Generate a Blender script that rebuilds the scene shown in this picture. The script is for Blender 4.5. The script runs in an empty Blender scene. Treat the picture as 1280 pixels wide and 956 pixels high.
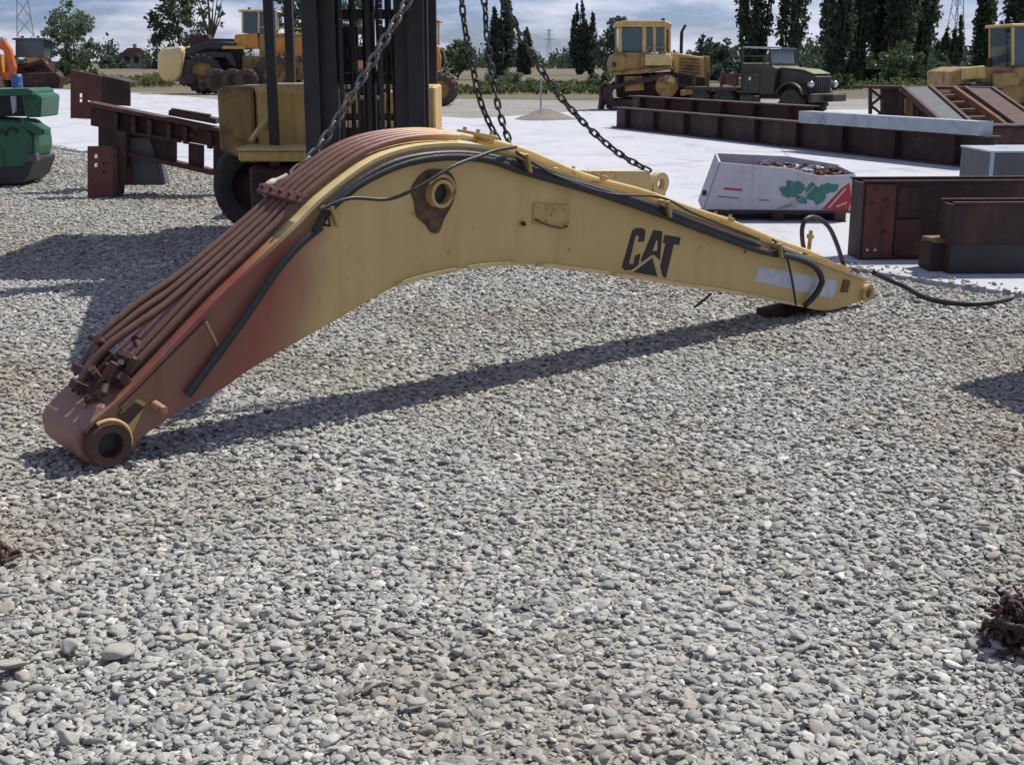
import bpy, bmesh, math, random
import numpy as np
from mathutils import Vector, Matrix
random.seed(7); rng = np.random.default_rng(11)
R = math.radians
S = bpy.context.scene
COL = S.collection

# ------------------------------------------------------------------ camera
F_PX, CAM_H, HORIZON = 1600.0, 1.7, 76.0          # in pixels of the 1280x956 photograph
PITCH = math.atan((478 - HORIZON) / F_PX)
cd = bpy.data.cameras.new('camera'); cam = bpy.data.objects.new('camera', cd); COL.objects.link(cam)
cd.sensor_width = 36; cd.lens = 36 * F_PX / 1280; cd.clip_start = 0.05; cd.clip_end = 9000
cam.location = (0, 0, CAM_H); cam.rotation_euler = (math.pi / 2 - PITCH, 0, 0)
S.camera = cam
# ------------------------------------------------------------------ light
SUN_AZ, SUN_EL = R(55), R(56)
w = bpy.data.worlds.new('World'); S.world = w; w.use_nodes = True
nt = w.node_tree; nt.nodes.clear()
N = nt.nodes.new; LK = nt.links.new
out = N('ShaderNodeOutputWorld'); bg = N('ShaderNodeBackground'); bg.inputs[1].default_value = 0.064
sky = N('ShaderNodeTexSky'); sky.sky_type = 'NISHITA'; sky.sun_disc = False
sky.sun_elevation = SUN_EL; sky.sun_rotation = SUN_AZ; sky.air_density = 1.0; sky.dust_density = 0.4; sky.ozone_density = 2.5
tc = N('ShaderNodeTexCoord'); mp = N('ShaderNodeMapping'); mp.inputs['Scale'].default_value = (7, 7, 30)
nz = N('ShaderNodeTexNoise'); nz.inputs['Scale'].default_value = 1.0; nz.inputs['Detail'].default_value = 6; nz.inputs['Roughness'].default_value = .55
rp = N('ShaderNodeValToRGB'); rp.color_ramp.elements[0].position = .44; rp.color_ramp.elements[1].position = .60
mx = N('ShaderNodeMix'); mx.data_type = 'RGBA'; mx.inputs[7].default_value = (10.4, 10.6, 12.2, 1)
tint = N('ShaderNodeMix'); tint.data_type = 'RGBA'; tint.blend_type = 'MULTIPLY'; tint.inputs[0].default_value = 1; tint.inputs[7].default_value = (.60, .72, 1.20, 1)
fac = N('ShaderNodeMath'); fac.operation = 'MULTIPLY'; fac.inputs[1].default_value = .75
LK(tc.outputs['Generated'], mp.inputs[0]); LK(mp.outputs[0], nz.inputs['Vector']); LK(nz.outputs['Fac'], rp.inputs[0])
LK(rp.outputs[0], fac.inputs[0]); LK(fac.outputs[0], mx.inputs[0])
LK(sky.outputs[0], tint.inputs[6]); LK(tint.outputs[2], mx.inputs[6]); LK(mx.outputs[2], bg.inputs[0]); LK(bg.outputs[0], out.inputs[0])
sd = bpy.data.lights.new('sun', 'SUN'); sd.energy = 4.3; sd.angle = R(.5); sd.color = (1, .955, .88)
sun = bpy.data.objects.new('sun', sd); COL.objects.link(sun)
SV = Vector((math.sin(SUN_AZ) * math.cos(SUN_EL), math.cos(SUN_AZ) * math.cos(SUN_EL), math.sin(SUN_EL)))
sun.rotation_euler = SV.to_track_quat('Z', 'Y').to_euler(); sun.location = SV * 50
S.view_settings.view_transform = 'Standard'; S.view_settings.look = 'None'; S.view_settings.gamma = 1
S.view_settings.exposure = 0.34
S.render.engine = 'CYCLES'

# ------------------------------------------------------------------ helpers
def ray(px, py):
    b = (478 - py) / F_PX
    return Vector(((px - 640) / F_PX, math.cos(PITCH) + b * math.sin(PITCH), -math.sin(PITCH) + b * math.cos(PITCH)))
def G(px, py, z=0.0):                              # ground point seen at a pixel of the photograph
    r = ray(px, py); t = (z - CAM_H) / r.z; return Vector((r.x * t, r.y * t, z))
def at(px, py, Y):                                 # point at distance Y seen at a pixel
    r = ray(px, py); t = Y / r.y; return Vector((r.x * t, Y, CAM_H + r.z * t))

class MB:
    def __init__(s): s.v = []; s.f = []; s.sm = []
    def add(s, vs, fs, smooth=False):
        o = len(s.v); s.v += [tuple(p) for p in vs]
        for f in fs: s.f.append(tuple(o + i for i in f)); s.sm.append(smooth)
        return s
    def box(s, x0, x1, y0, y1, z0, z1, M=None):
        vs = [Vector(p) for p in ((x0,y0,z0),(x1,y0,z0),(x1,y1,z0),(x0,y1,z0),(x0,y0,z1),(x1,y0,z1),(x1,y1,z1),(x0,y1,z1))]
        if M is not None: vs = [M @ p for p in vs]
        return s.add(vs, [(3,2,1,0),(4,5,6,7),(0,1,5,4),(1,2,6,5),(2,3,7,6),(3,0,4,7)])
    def bar(s, p0, p1, wx, wz, up=(0,0,1)):        # a square bar between two points
        p0 = Vector(p0); p1 = Vector(p1); d = (p1 - p0).normalized(); u = Vector(up)
        if abs(d.dot(u)) > .98: u = Vector((0,1,0))
        a = d.cross(u).normalized() * wx / 2; b = a.cross(d).normalized() * wz / 2
        vs = [p0-a-b, p0+a-b, p0+a+b, p0-a+b, p1-a-b, p1+a-b, p1+a+b, p1-a+b]
        return s.add(vs, [(0,1,2,3),(7,6,5,4),(0,4,5,1),(1,5,6,2),(2,6,7,3),(3,7,4,0)])
    def prism(s, pts, y0, y1):                     # outline in x,z extruded along y
        n = len(pts); vs = [(x, y0, z) for x, z in pts] + [(x, y1, z) for x, z in pts]
        ar = sum(pts[i][0]*pts[(i+1)%n][1]-pts[(i+1)%n][0]*pts[i][1] for i in range(n))
        fs = [tuple(range(n)), tuple(range(2*n-1, n-1, -1))] + [(i, n+i, n+(i+1)%n, (i+1)%n) for i in range(n)]
        if ar < 0: fs = [tuple(reversed(f)) for f in fs]
        return s.add(vs, fs)
    def cyl(s, p0, p1, r0, r1=None, n=12, caps=True, smooth=True):
        p0 = Vector(p0); p1 = Vector(p1); r1 = r0 if r1 is None else r1
        q = (p1 - p0).to_track_quat('Z', 'Y'); vs = []
        for p, r in ((p0, r0), (p1, r1)):
            for i in range(n):
                a = 2*math.pi*i/n; vs.append(p + q @ Vector((r*math.cos(a), r*math.sin(a), 0)))
        s.add(vs, [(i, (i+1)%n, n+(i+1)%n, n+i) for i in range(n)], smooth)
        if caps: s.add(vs, [tuple(range(n-1,-1,-1)), tuple(range(n, 2*n))])
        return s
    def pipe(s, p0, p1, R0, r, n=20):              # hollow tube
        p0 = Vector(p0); p1 = Vector(p1); q = (p1-p0).to_track_quat('Z','Y'); vs = []
        for p, rr in ((p0,R0),(p1,R0),(p1,r),(p0,r)):
            for i in range(n):
                a = 2*math.pi*i/n; vs.append(p + q @ Vector((rr*math.cos(a), rr*math.sin(a), 0)))
        fs = []
        for k in range(4):
            k2 = (k+1) % 4
            fs += [(k*n+i, k*n+(i+1)%n, k2*n+(i+1)%n, k2*n+i) for i in range(n)]
        return s.add(vs, fs, False)
    def tube(s, pts, r, n=8, caps=True):           # round bar along a path
        pts = [Vector(p) for p in pts]; m = len(pts); rs = r if isinstance(r, (list, tuple)) else [r]*m
        t0 = (pts[1]-pts[0]).normalized(); u = t0.orthogonal().normalized(); vs = []
        for i, p in enumerate(pts):
            t = (pts[min(i+1,m-1)] - pts[max(i-1,0)]).normalized()
            u = (u - t*u.dot(t)).normalized(); v = t.cross(u)
            for k in range(n):
                a = 2*math.pi*k/n; vs.append(p + (u*math.cos(a) + v*math.sin(a))*rs[i])
        fs = [(i*n+k, i*n+(k+1)%n, (i+1)*n+(k+1)%n, (i+1)*n+k) for i in range(m-1) for k in range(n)]
        s.add(vs, fs, True)
        if caps: s.add(vs, [tuple(range(n-1,-1,-1)), tuple(range((m-1)*n, m*n))])
        return s
    def lathe(s, c, axis, prof, n=24, smooth=True):  # prof: (radius, offset along axis)
        c = Vector(c); q = Vector(axis).to_track_quat('Z','Y'); vs = []; m = len(prof)
        for r, h in prof:
            for k in range(n):
                a = 2*math.pi*k/n; vs.append(c + q @ Vector((r*math.cos(a), r*math.sin(a), h)))
        fs = [(i*n+k, i*n+(k+1)%n, (i+1)*n+(k+1)%n, (i+1)*n+k) for i in range(m-1) for k in range(n)]
        return s.add(vs, fs, smooth)
    def build(s, name, mat, parent=None, bevel=0.0, loc=None):
        me = bpy.data.meshes.new(name); me.from_pydata(s.v, [], s.f)
        me.polygons.foreach_set('use_smooth', s.sm)
        bm = bmesh.new(); bm.from_mesh(me)
        if bevel > 0:
            es = [e for e in bm.edges if len(e.link_faces) == 2 and e.calc_face_angle(0) > .6]
            try: bmesh.ops.bevel(bm, geom=es, offset=bevel, segments=1, affect='EDGES', profile=.5)
            except Exception: pass
        bmesh.ops.recalc_face_normals(bm, faces=bm.faces[:])
        bm.to_mesh(me); bm.free(); me.materials.append(mat)
        o = bpy.data.objects.new(name, me); COL.objects.link(o)
        if parent is not None: o.parent = parent
        if loc is not None: o.location = loc
        return o

def thing(name, label, cat, loc=(0,0,0), rz=0.0, group=None):
    o = bpy.data.objects.new(name, None); COL.objects.link(o); o.empty_display_size = .2
    o.location = loc; o.rotation_euler = (0,0,rz); o['label'] = label; o['category'] = cat
    if group: o['group'] = group
    return o
def tag(o, label, cat, group=None):
    o['label'] = label; o['category'] = cat
    if group: o['group'] = group
    return o
def share(src, parent, M):                         # another piece with the same mesh data
    c = src.copy(); COL.objects.link(c); c.parent = parent; c.matrix_local = M; return c

def catmull(P, n):                                 # n points evenly spread along a smooth curve through P
    P = [Vector(p) for p in P]; Q = [P[0]*2-P[1]] + P + [P[-1]*2-P[-2]]; o = []
    for i in range(1, len(Q)-2):
        for k in range(16):
            t = k/16; a,b,c,d = Q[i-1],Q[i],Q[i+1],Q[i+2]
            o.append(.5*((2*b)+(c-a)*t+(2*a-5*b+4*c-d)*t*t+(3*b-a-3*c+d)*t**3))
    o.append(P[-1])
    L = [0]
    for a, b in zip(o, o[1:]): L.append(L[-1]+(b-a).length)
    r = []; j = 0
    for k in range(n):
        s = L[-1]*k/(n-1)
        while j < len(o)-2 and L[j+1] < s: j += 1
        f = (s-L[j])/max(L[j+1]-L[j], 1e-9); r.append(o[j].lerp(o[j+1], min(max(f,0),1)))
    return r

# ------------------------------------------------------------------ materials
def nodes(name):
    m = bpy.data.materials.new(name); m.use_nodes = True; t = m.node_tree
    return m, t, t.nodes['Principled BSDF'], t.nodes.new, t.links.new
def ramp(n, stops):
    r = n('ShaderNodeValToRGB'); e = r.color_ramp.elements
    while len(e) < len(stops): e.new(.5)
    for k, (p, c) in enumerate(stops): e[k].position = p; e[k].color = (*c, 1)
    return r
def mat(name, a, b=None, rough=.6, scale=6, lo=.35, hi=.7, metal=0.0, bump=.0, bscale=60, c=None, cscale=2.2, clo=.55, chi=.68, streak=None):
    """two tones of a surface in noise patches, a third tone (dirt, rust) in larger ones, fine relief"""
    m, t, p, n, l = nodes(name); b = b or tuple(x*.75 for x in a)
    tc = n('ShaderNodeTexCoord'); nz = n('ShaderNodeTexNoise'); nz.inputs['Scale'].default_value = scale; nz.inputs['Detail'].default_value = 8
    nz.inputs['Roughness'].default_value = .65
    l(tc.outputs['Object'], nz.inputs['Vector']); r = ramp(n, [(lo, a), (hi, b)]); l(nz.outputs['Fac'], r.inputs[0]); colr = r.outputs[0]
    if c:
        n2 = n('ShaderNodeTexNoise'); n2.inputs['Scale'].default_value = cscale; n2.inputs['Detail'].default_value = 10; n2.inputs['Roughness'].default_value = .72
        l(tc.outputs['Object'], n2.inputs['Vector']); r2 = ramp(n, [(clo, (0,0,0)), (chi, (1,1,1))]); l(n2.outputs['Fac'], r2.inputs[0])
        mx = n('ShaderNodeMix'); mx.data_type = 'RGBA'; l(r2.outputs[0], mx.inputs[0]); l(colr, mx.inputs[6]); mx.inputs[7].default_value = (*c, 1); colr = mx.outputs[2]
    if streak:
        mp = n('ShaderNodeMapping'); mp.inputs['Scale'].default_value = (9, 9, .9); l(tc.outputs['Object'], mp.inputs[0])
        ns = n('ShaderNodeTexNoise'); ns.inputs['Scale'].default_value = 1; ns.inputs['Detail'].default_value = 9; ns.inputs['Roughness'].default_value = .7; l(mp.outputs[0], ns.inputs['Vector'])
        rs = ramp(n, [(.52, (0,0,0)), (.70, (.8,.8,.8))]); l(ns.outputs['Fac'], rs.inputs[0])
        ms = n('ShaderNodeMix'); ms.data_type = 'RGBA'; l(rs.outputs[0], ms.inputs[0]); l(colr, ms.inputs[6]); ms.inputs[7].default_value = (*streak, 1); colr = ms.outputs[2]
    l(colr, p.inputs['Base Color']); p.inputs['Roughness'].default_value = rough; p.inputs['Metallic'].default_value = metal
    if bump:
        n3 = n('ShaderNodeTexNoise'); n3.inputs['Scale'].default_value = bscale; n3.inputs['Detail'].default_value = 6
        l(tc.outputs['Object'], n3.inputs['Vector']); bp = n('ShaderNodeBump'); bp.inputs['Strength'].default_value = bump; bp.inputs['Distance'].default_value = .02
        l(n3.outputs['Fac'], bp.inputs['Height']); l(bp.outputs[0], p.inputs['Normal'])
    return m
RUST = (.115, .048, .030)
M = {}
M['rust'] = mat('rusty_steel', (.088,.038,.026), (.046,.023,.018), .8, 5, bump=.5, c=(.15,.065,.032), cscale=3, streak=(.025,.014,.012))
M['rust_patch'] = mat('flaking_rust', (.055,.032,.024), (.17,.105,.05), .85, 14, bump=.7, c=(.03,.02,.017), cscale=11)
M['rust_red'] = mat('red_primer_steel', (.16,.050,.036), (.085,.033,.024), .7, 6, bump=.4, c=(.06,.028,.02), cscale=4, streak=(.06,.025,.018))
M['rust_dark'] = mat('dark_rusty_steel', (.042,.021,.018), (.024,.014,.012), .75, 5, bump=.5, c=(.11,.045,.025), cscale=2.4, clo=.50, chi=.66, streak=(.085,.038,.022))
M['rust_orange'] = mat('orange_rust', (.20,.085,.035), (.11,.05,.03), .85, 9, bump=.5)
M['black'] = mat('black_painted_steel', (.012,.012,.015), (.022,.02,.02), .5, 8, bump=.1)
M['mast'] = mat('greasy_black_mast_steel', (.010,.010,.014), (.028,.024,.024), .45, 5, bump=.15, c=(.05,.03,.022), cscale=4, clo=.6, chi=.75)
M['rubber'] = mat('black_rubber', (.014,.014,.015), (.022,.021,.02), .5, 20, bump=.1)
M['tyre'] = mat('dusty_tyre_rubber', (.02,.019,.018), (.06,.05,.042), .85, 7, bump=.3)
M['tyre_brown'] = mat('muddy_tyre_rubber', (.05,.036,.028), (.11,.075,.055), .9, 7, bump=.3)
M['yel'] = mat('worn_yellow_paint', (.56,.38,.11), (.47,.31,.085), .5, 5, c=(.16,.085,.04), cscale=3.5, clo=.58, chi=.70, bump=.12, streak=(.20,.12,.05))
M['yel_dirty'] = mat('dirty_yellow_paint', (.36,.22,.055), (.25,.15,.045), .6, 5, c=(.085,.05,.03), cscale=2.6, clo=.50, chi=.64, bump=.2, streak=(.12,.075,.04))
M['yel_pale'] = mat('faded_and_sunlit_yellow_paint', (.62,.47,.20), (.50,.36,.14), .55, 5, c=(.18,.10,.05), cscale=3, clo=.6, chi=.72, bump=.1)  # also the sunlit tone of the forklift's lid, mudguard lip and brackets
M['orange'] = mat('orange_machine_paint', (.62,.27,.02), (.50,.20,.02), .45, 5, c=(.13,.06,.03), cscale=1.6, clo=.54, chi=.68, streak=(.25,.11,.03))
M['orange_red'] = mat('red_orange_paint', (.55,.13,.03), (.42,.09,.02), .45, 5)
M['green'] = mat('green_machine_paint', (.010,.105,.050), (.008,.075,.038), .42, 4, c=(.02,.035,.025), cscale=3, clo=.58, chi=.72, bump=.06)
M['olive'] = mat('dull_olive_paint', (.033,.034,.017), (.022,.023,.013), .6, 5, c=(.055,.035,.022), cscale=3, bump=.1)
M['olive_lit'] = mat('sunlit_olive_paint', (.19,.19,.10), (.13,.13,.07), .6, 5, bump=.1)  # lit copy of the olive, sunlight on the truck hood put into the colour
M['chrome'] = mat('bright_steel', (.55,.55,.57), (.4,.4,.42), .3, 8, metal=.8)
M['galv'] = mat('galvanised_steel', (.34,.39,.42), (.25,.29,.32), .5, 4, bump=.1, c=(.2,.2,.19), cscale=2)
M['grey'] = mat('grey_painted_steel', (.085,.09,.09), (.06,.065,.065), .7, 5, bump=.2)
M['wood'] = mat('rough_timber', (.22,.14,.075), (.12,.08,.05), .85, 9, bump=.4)
M['chain'] = mat('oily_chain_steel', (.022,.021,.021), (.05,.046,.043), .4, 30, metal=.3, bump=.1)
M['chain_worn'] = mat('worn_chain_steel', (.19,.18,.165), (.07,.067,.062), .42, 30, metal=.3, bump=.1)
M['blue'] = mat('blue_plastic', (.02,.09,.22), (.015,.06,.16), .5)
M['white'] = mat('white_printed_cardboard', (.47,.47,.50), (.41,.41,.45), .75, 4, c=(.30,.285,.27), cscale=2.2, clo=.52, chi=.75, bump=.25, bscale=5, streak=(.33,.32,.31))
M['print_green'] = mat('green_leaf_print', (.035,.14,.115), (.06,.21,.17), .75, 9)
M['print_red'] = mat('red_fruit_print', (.42,.035,.035), (.30,.03,.03), .75, 9)
M['print_grey'] = mat('grey_print', (.17,.19,.20), (.13,.15,.16), .8, 9)
M['bark'] = mat('grey_bark', (.09,.075,.06), (.05,.042,.034), .9, 4, bump=.4)
M['concrete_wall'] = mat('plaster_wall', (.34,.31,.29), (.28,.26,.24), .9, 1)
M['roof_tile'] = mat('old_roof_tiles', (.16,.09,.07), (.11,.065,.055), .9, 1)

def glass(name, c):
    m, t, p, n, l = nodes(name); p.inputs['Base Color'].default_value = (*c, 1); p.inputs['Roughness'].default_value = .08
    p.inputs['Transmission Weight'].default_value = .35; p.inputs['IOR'].default_value = 1.4; return m
M['glass'] = glass('dusty_cab_glass', (.10,.15,.17))

def leaf_mat(name, a, b, c):
    m, t, p, n, l = nodes(name)
    ge = n('ShaderNodeNewGeometry'); r = ramp(n, [(0, a), (.55, b), (1, c)]); l(ge.outputs['Random Per Island'], r.inputs[0])
    p.inputs['Roughness'].default_value = .6; l(r.outputs[0], p.inputs['Base Color'])
    tr = n('ShaderNodeBsdfTranslucent'); l(r.outputs[0], tr.inputs[0]); ms = n('ShaderNodeMixShader'); ms.inputs[0].default_value = .4
    o = t.nodes['Material Output']; l(p.outputs[0], ms.inputs[1]); l(tr.outputs[0], ms.inputs[2]); l(ms.outputs[0], o.inputs[0])
    return m
M['leaf'] = leaf_mat('green_leaves', (.048,.082,.032), (.072,.115,.046), (.105,.150,.064))
M['leaf_pale'] = leaf_mat('pale_green_leaves', (.085,.125,.070), (.125,.175,.10), (.18,.23,.14))
M['leaf_poplar'] = leaf_mat('dark_poplar_leaves', (.048,.078,.044), (.075,.112,.062), (.115,.155,.085))
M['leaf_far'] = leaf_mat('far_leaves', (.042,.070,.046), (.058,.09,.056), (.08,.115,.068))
M['weed'] = leaf_mat('weeds', (.07,.10,.03), (.12,.15,.05), (.20,.20,.085))

# boom paint: red primer and brown at the foot end, worn yellow towards the tip (u = local x)
def boom_paint(name, yel, yel2, start, end, bump=.05, rough=.45, red=1.0):
    m, t, p, n, l = nodes(name); tc = n('ShaderNodeTexCoord'); sp = n('ShaderNodeSeparateXYZ'); l(tc.outputs['Object'], sp.inputs[0])
    nz = n('ShaderNodeTexNoise'); nz.inputs['Scale'].default_value = 2.2; nz.inputs['Detail'].default_value = 5; l(tc.outputs['Object'], nz.inputs['Vector'])
    ad = n('ShaderNodeMath'); ad.operation = 'MULTIPLY_ADD'; ad.inputs[1].default_value = .34; l(nz.outputs['Fac'], ad.inputs[0])
    sb = n('ShaderNodeMath'); sb.operation = 'ADD'; sb.inputs[1].default_value = -.17; l(sp.outputs[0], sb.inputs[0]); l(sb.outputs[0], ad.inputs[2])
    zz = n('ShaderNodeMath'); zz.operation = 'MULTIPLY_ADD'; zz.inputs[1].default_value = -.16; l(sp.outputs[2], zz.inputs[0]); l(ad.outputs[0], zz.inputs[2])
    mr = n('ShaderNodeMapRange'); mr.inputs[1].default_value = start; mr.inputs[2].default_value = end; l(zz.outputs[0], mr.inputs[0])
    r = ramp(n, [(k_, tuple(v_*red for v_ in c_)) for k_, c_ in ((0, (.25,.13,.085)), (.35, (.23,.10,.07)), (.66, (.29,.085,.06)))] + [(.84, (.38,.20,.10)), (1, yel)]); l(mr.outputs[0], r.inputs[0])
    n2 = n('ShaderNodeTexNoise'); n2.inputs['Scale'].default_value = 1.1; n2.inputs['Detail'].default_value = 6; l(tc.outputs['Object'], n2.inputs['Vector'])
    r2 = ramp(n, [(.35, (1,1,1)), (.7, yel2)]); l(n2.outputs['Fac'], r2.inputs[0])
    mu = n('ShaderNodeMix'); mu.data_type = 'RGBA'; mu.blend_type = 'MULTIPLY'; mu.inputs[0].default_value = 1; l(r.outputs[0], mu.inputs[6]); l(r2.outputs[0], mu.inputs[7])
    n3 = n('ShaderNodeTexNoise'); n3.inputs['Scale'].default_value = 9; n3.inputs['Detail'].default_value = 12; n3.inputs['Roughness'].default_value = .75
    l(tc.outputs['Object'], n3.inputs['Vector']); r3 = ramp(n, [(.62, (0,0,0)), (.67, (1,1,1))]); l(n3.outputs['Fac'], r3.inputs[0])
    ms = n('ShaderNodeMix'); ms.data_type = 'RGBA'; l(r3.outputs[0], ms.inputs[0]); l(mu.outputs[2], ms.inputs[6]); ms.inputs[7].default_value = (.07,.035,.022,1)
    mp = n('ShaderNodeMapping'); mp.inputs['Scale'].default_value = (7, 7, .8); l(tc.outputs['Object'], mp.inputs[0])
    n5 = n('ShaderNodeTexNoise'); n5.inputs['Scale'].default_value = 1; n5.inputs['Detail'].default_value = 9; n5.inputs['Roughness'].default_value = .7; l(mp.outputs[0], n5.inputs['Vector'])
    r5 = ramp(n, [(.40, (1,1,1)), (.56, (.95,.93,.90)), (.72, (.80,.74,.66))]); l(n5.outputs['Fac'], r5.inputs[0])
    m5 = n('ShaderNodeMix'); m5.data_type = 'RGBA'; m5.blend_type = 'MULTIPLY'; m5.inputs[0].default_value = .9; l(ms.outputs[2], m5.inputs[6]); l(r5.outputs[0], m5.inputs[7])
    l(m5.outputs[2], p.inputs['Base Color']); p.inputs['Roughness'].default_value = rough
    n4 = n('ShaderNodeTexNoise'); n4.inputs['Scale'].default_value = 14; n4.inputs['Detail'].default_value = 4; l(tc.outputs['Object'], n4.inputs['Vector'])
    bp = n('ShaderNodeBump'); bp.inputs['Strength'].default_value = bump; bp.inputs['Distance'].default_value = .03; l(n4.outputs['Fac'], bp.inputs['Height']); l(bp.outputs[0], p.inputs['Normal'])
    return m
M['boom'] = boom_paint('boom_yellow_paint', (.58,.43,.175), (.86,.84,.80), .05, 1.02)
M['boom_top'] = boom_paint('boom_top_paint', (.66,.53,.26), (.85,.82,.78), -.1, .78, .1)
M['boom_pipe'] = boom_paint('boom_pipe_paint', (.58,.46,.22), (.8,.76,.70), .75, 1.78, .1, .5, .62)
M['boom_yel'] = mat('boom_fitting_paint', (.50,.36,.13), (.38,.26,.09), .5, 9, c=(.12,.06,.035), cscale=8, clo=.58, chi=.7, bump=.15)
M['lip'] = mat('sunlit_yellow_edge', (.66,.53,.26), (.52,.40,.18), .5, 12, c=(.2,.11,.05), cscale=9, clo=.6, chi=.7)  # sunlit brightness of the lower edge put into the paint colour
M['tan'] = mat('tan_primer', (.42,.27,.15), (.30,.18,.10), .5, 9, c=(.14,.07,.04), cscale=8)
M['decal_black'] = mat('black_decal', (.018,.013,.012), (.03,.022,.02), .5, 30)
M['decal_white'] = mat('faded_white_label', (.56,.60,.65), (.44,.48,.53), .5, 14, lo=.4, hi=.62)
M['decal_cream'] = mat('cream_outline', (.55,.45,.25), (.5,.4,.2), .5)
M['nylon'] = mat('pale_nylon', (.50,.48,.42), (.34,.32,.28), .7, 14)

# ------------------------------------------------------------------ ground
def sheet(name, pts, z, m, thick=0.0):
    b = MB(); n = len(pts)
    if thick: b.add([(x,y,z) for x,y in pts]+[(x,y,z-thick) for x,y in pts], [tuple(range(n))]+[(i,n+i,n+(i+1)%n,(i+1)%n) for i in range(n)])
    else: b.add([(x,y,z) for x,y in pts], [tuple(range(n))])
    o = b.build(name, m); o['kind'] = 'structure'; return o

def field_mat():
    m, t, p, n, l = nodes('field'); ge = n('ShaderNodeNewGeometry')
    n1 = n('ShaderNodeTexNoise'); n1.inputs['Scale'].default_value = .035; n1.inputs['Detail'].default_value = 9; n1.inputs['Roughness'].default_value = .65
    l(ge.outputs['Position'], n1.inputs['Vector'])
    r = ramp(n, [(.35, (.060,.075,.028)), (.48, (.115,.10,.055)), (.62, (.155,.118,.07)), (.75, (.085,.088,.038))]); l(n1.outputs['Fac'], r.inputs[0])
    l(r.outputs[0], p.inputs['Base Color']); p.inputs['Roughness'].default_value = 1; return m
def gravel_ground_mat():
    m, t, p, n, l = nodes('gravel_bed'); ge = n('ShaderNodeNewGeometry')
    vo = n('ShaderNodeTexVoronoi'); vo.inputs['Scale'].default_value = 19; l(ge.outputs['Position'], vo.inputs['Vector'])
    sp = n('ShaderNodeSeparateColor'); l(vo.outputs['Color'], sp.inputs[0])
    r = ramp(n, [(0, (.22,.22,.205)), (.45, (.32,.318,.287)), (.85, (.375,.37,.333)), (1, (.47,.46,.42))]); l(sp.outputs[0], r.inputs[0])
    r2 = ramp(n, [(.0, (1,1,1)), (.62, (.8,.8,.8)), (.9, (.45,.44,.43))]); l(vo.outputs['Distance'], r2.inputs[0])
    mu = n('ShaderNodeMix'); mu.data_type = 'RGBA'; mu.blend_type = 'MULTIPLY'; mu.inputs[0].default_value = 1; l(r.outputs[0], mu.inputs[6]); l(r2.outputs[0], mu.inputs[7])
    nb = n('ShaderNodeTexNoise'); nb.inputs['Scale'].default_value = .5; nb.inputs['Detail'].default_value = 5; l(ge.outputs['Position'], nb.inputs['Vector'])
    r3 = ramp(n, [(.4, (1,1,1)), (.68, (.82,.74,.64))]); l(nb.outputs['Fac'], r3.inputs[0])
    m2 = n('ShaderNodeMix'); m2.data_type = 'RGBA'; m2.blend_type = 'MULTIPLY'; m2.inputs[0].default_value = 1; l(mu.outputs[2], m2.inputs[6]); l(r3.outputs[0], m2.inputs[7])
    l(m2.outputs[2], p.inputs['Base Color']); p.inputs['Roughness'].default_value = .9
    bp = n('ShaderNodeBump'); bp.invert = True; bp.inputs['Strength'].default_value = .9; bp.inputs['Distance'].default_value = .03; l(vo.outputs['Distance'], bp.inputs['Height']); l(bp.outputs[0], p.inputs['Normal'])
    return m
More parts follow.
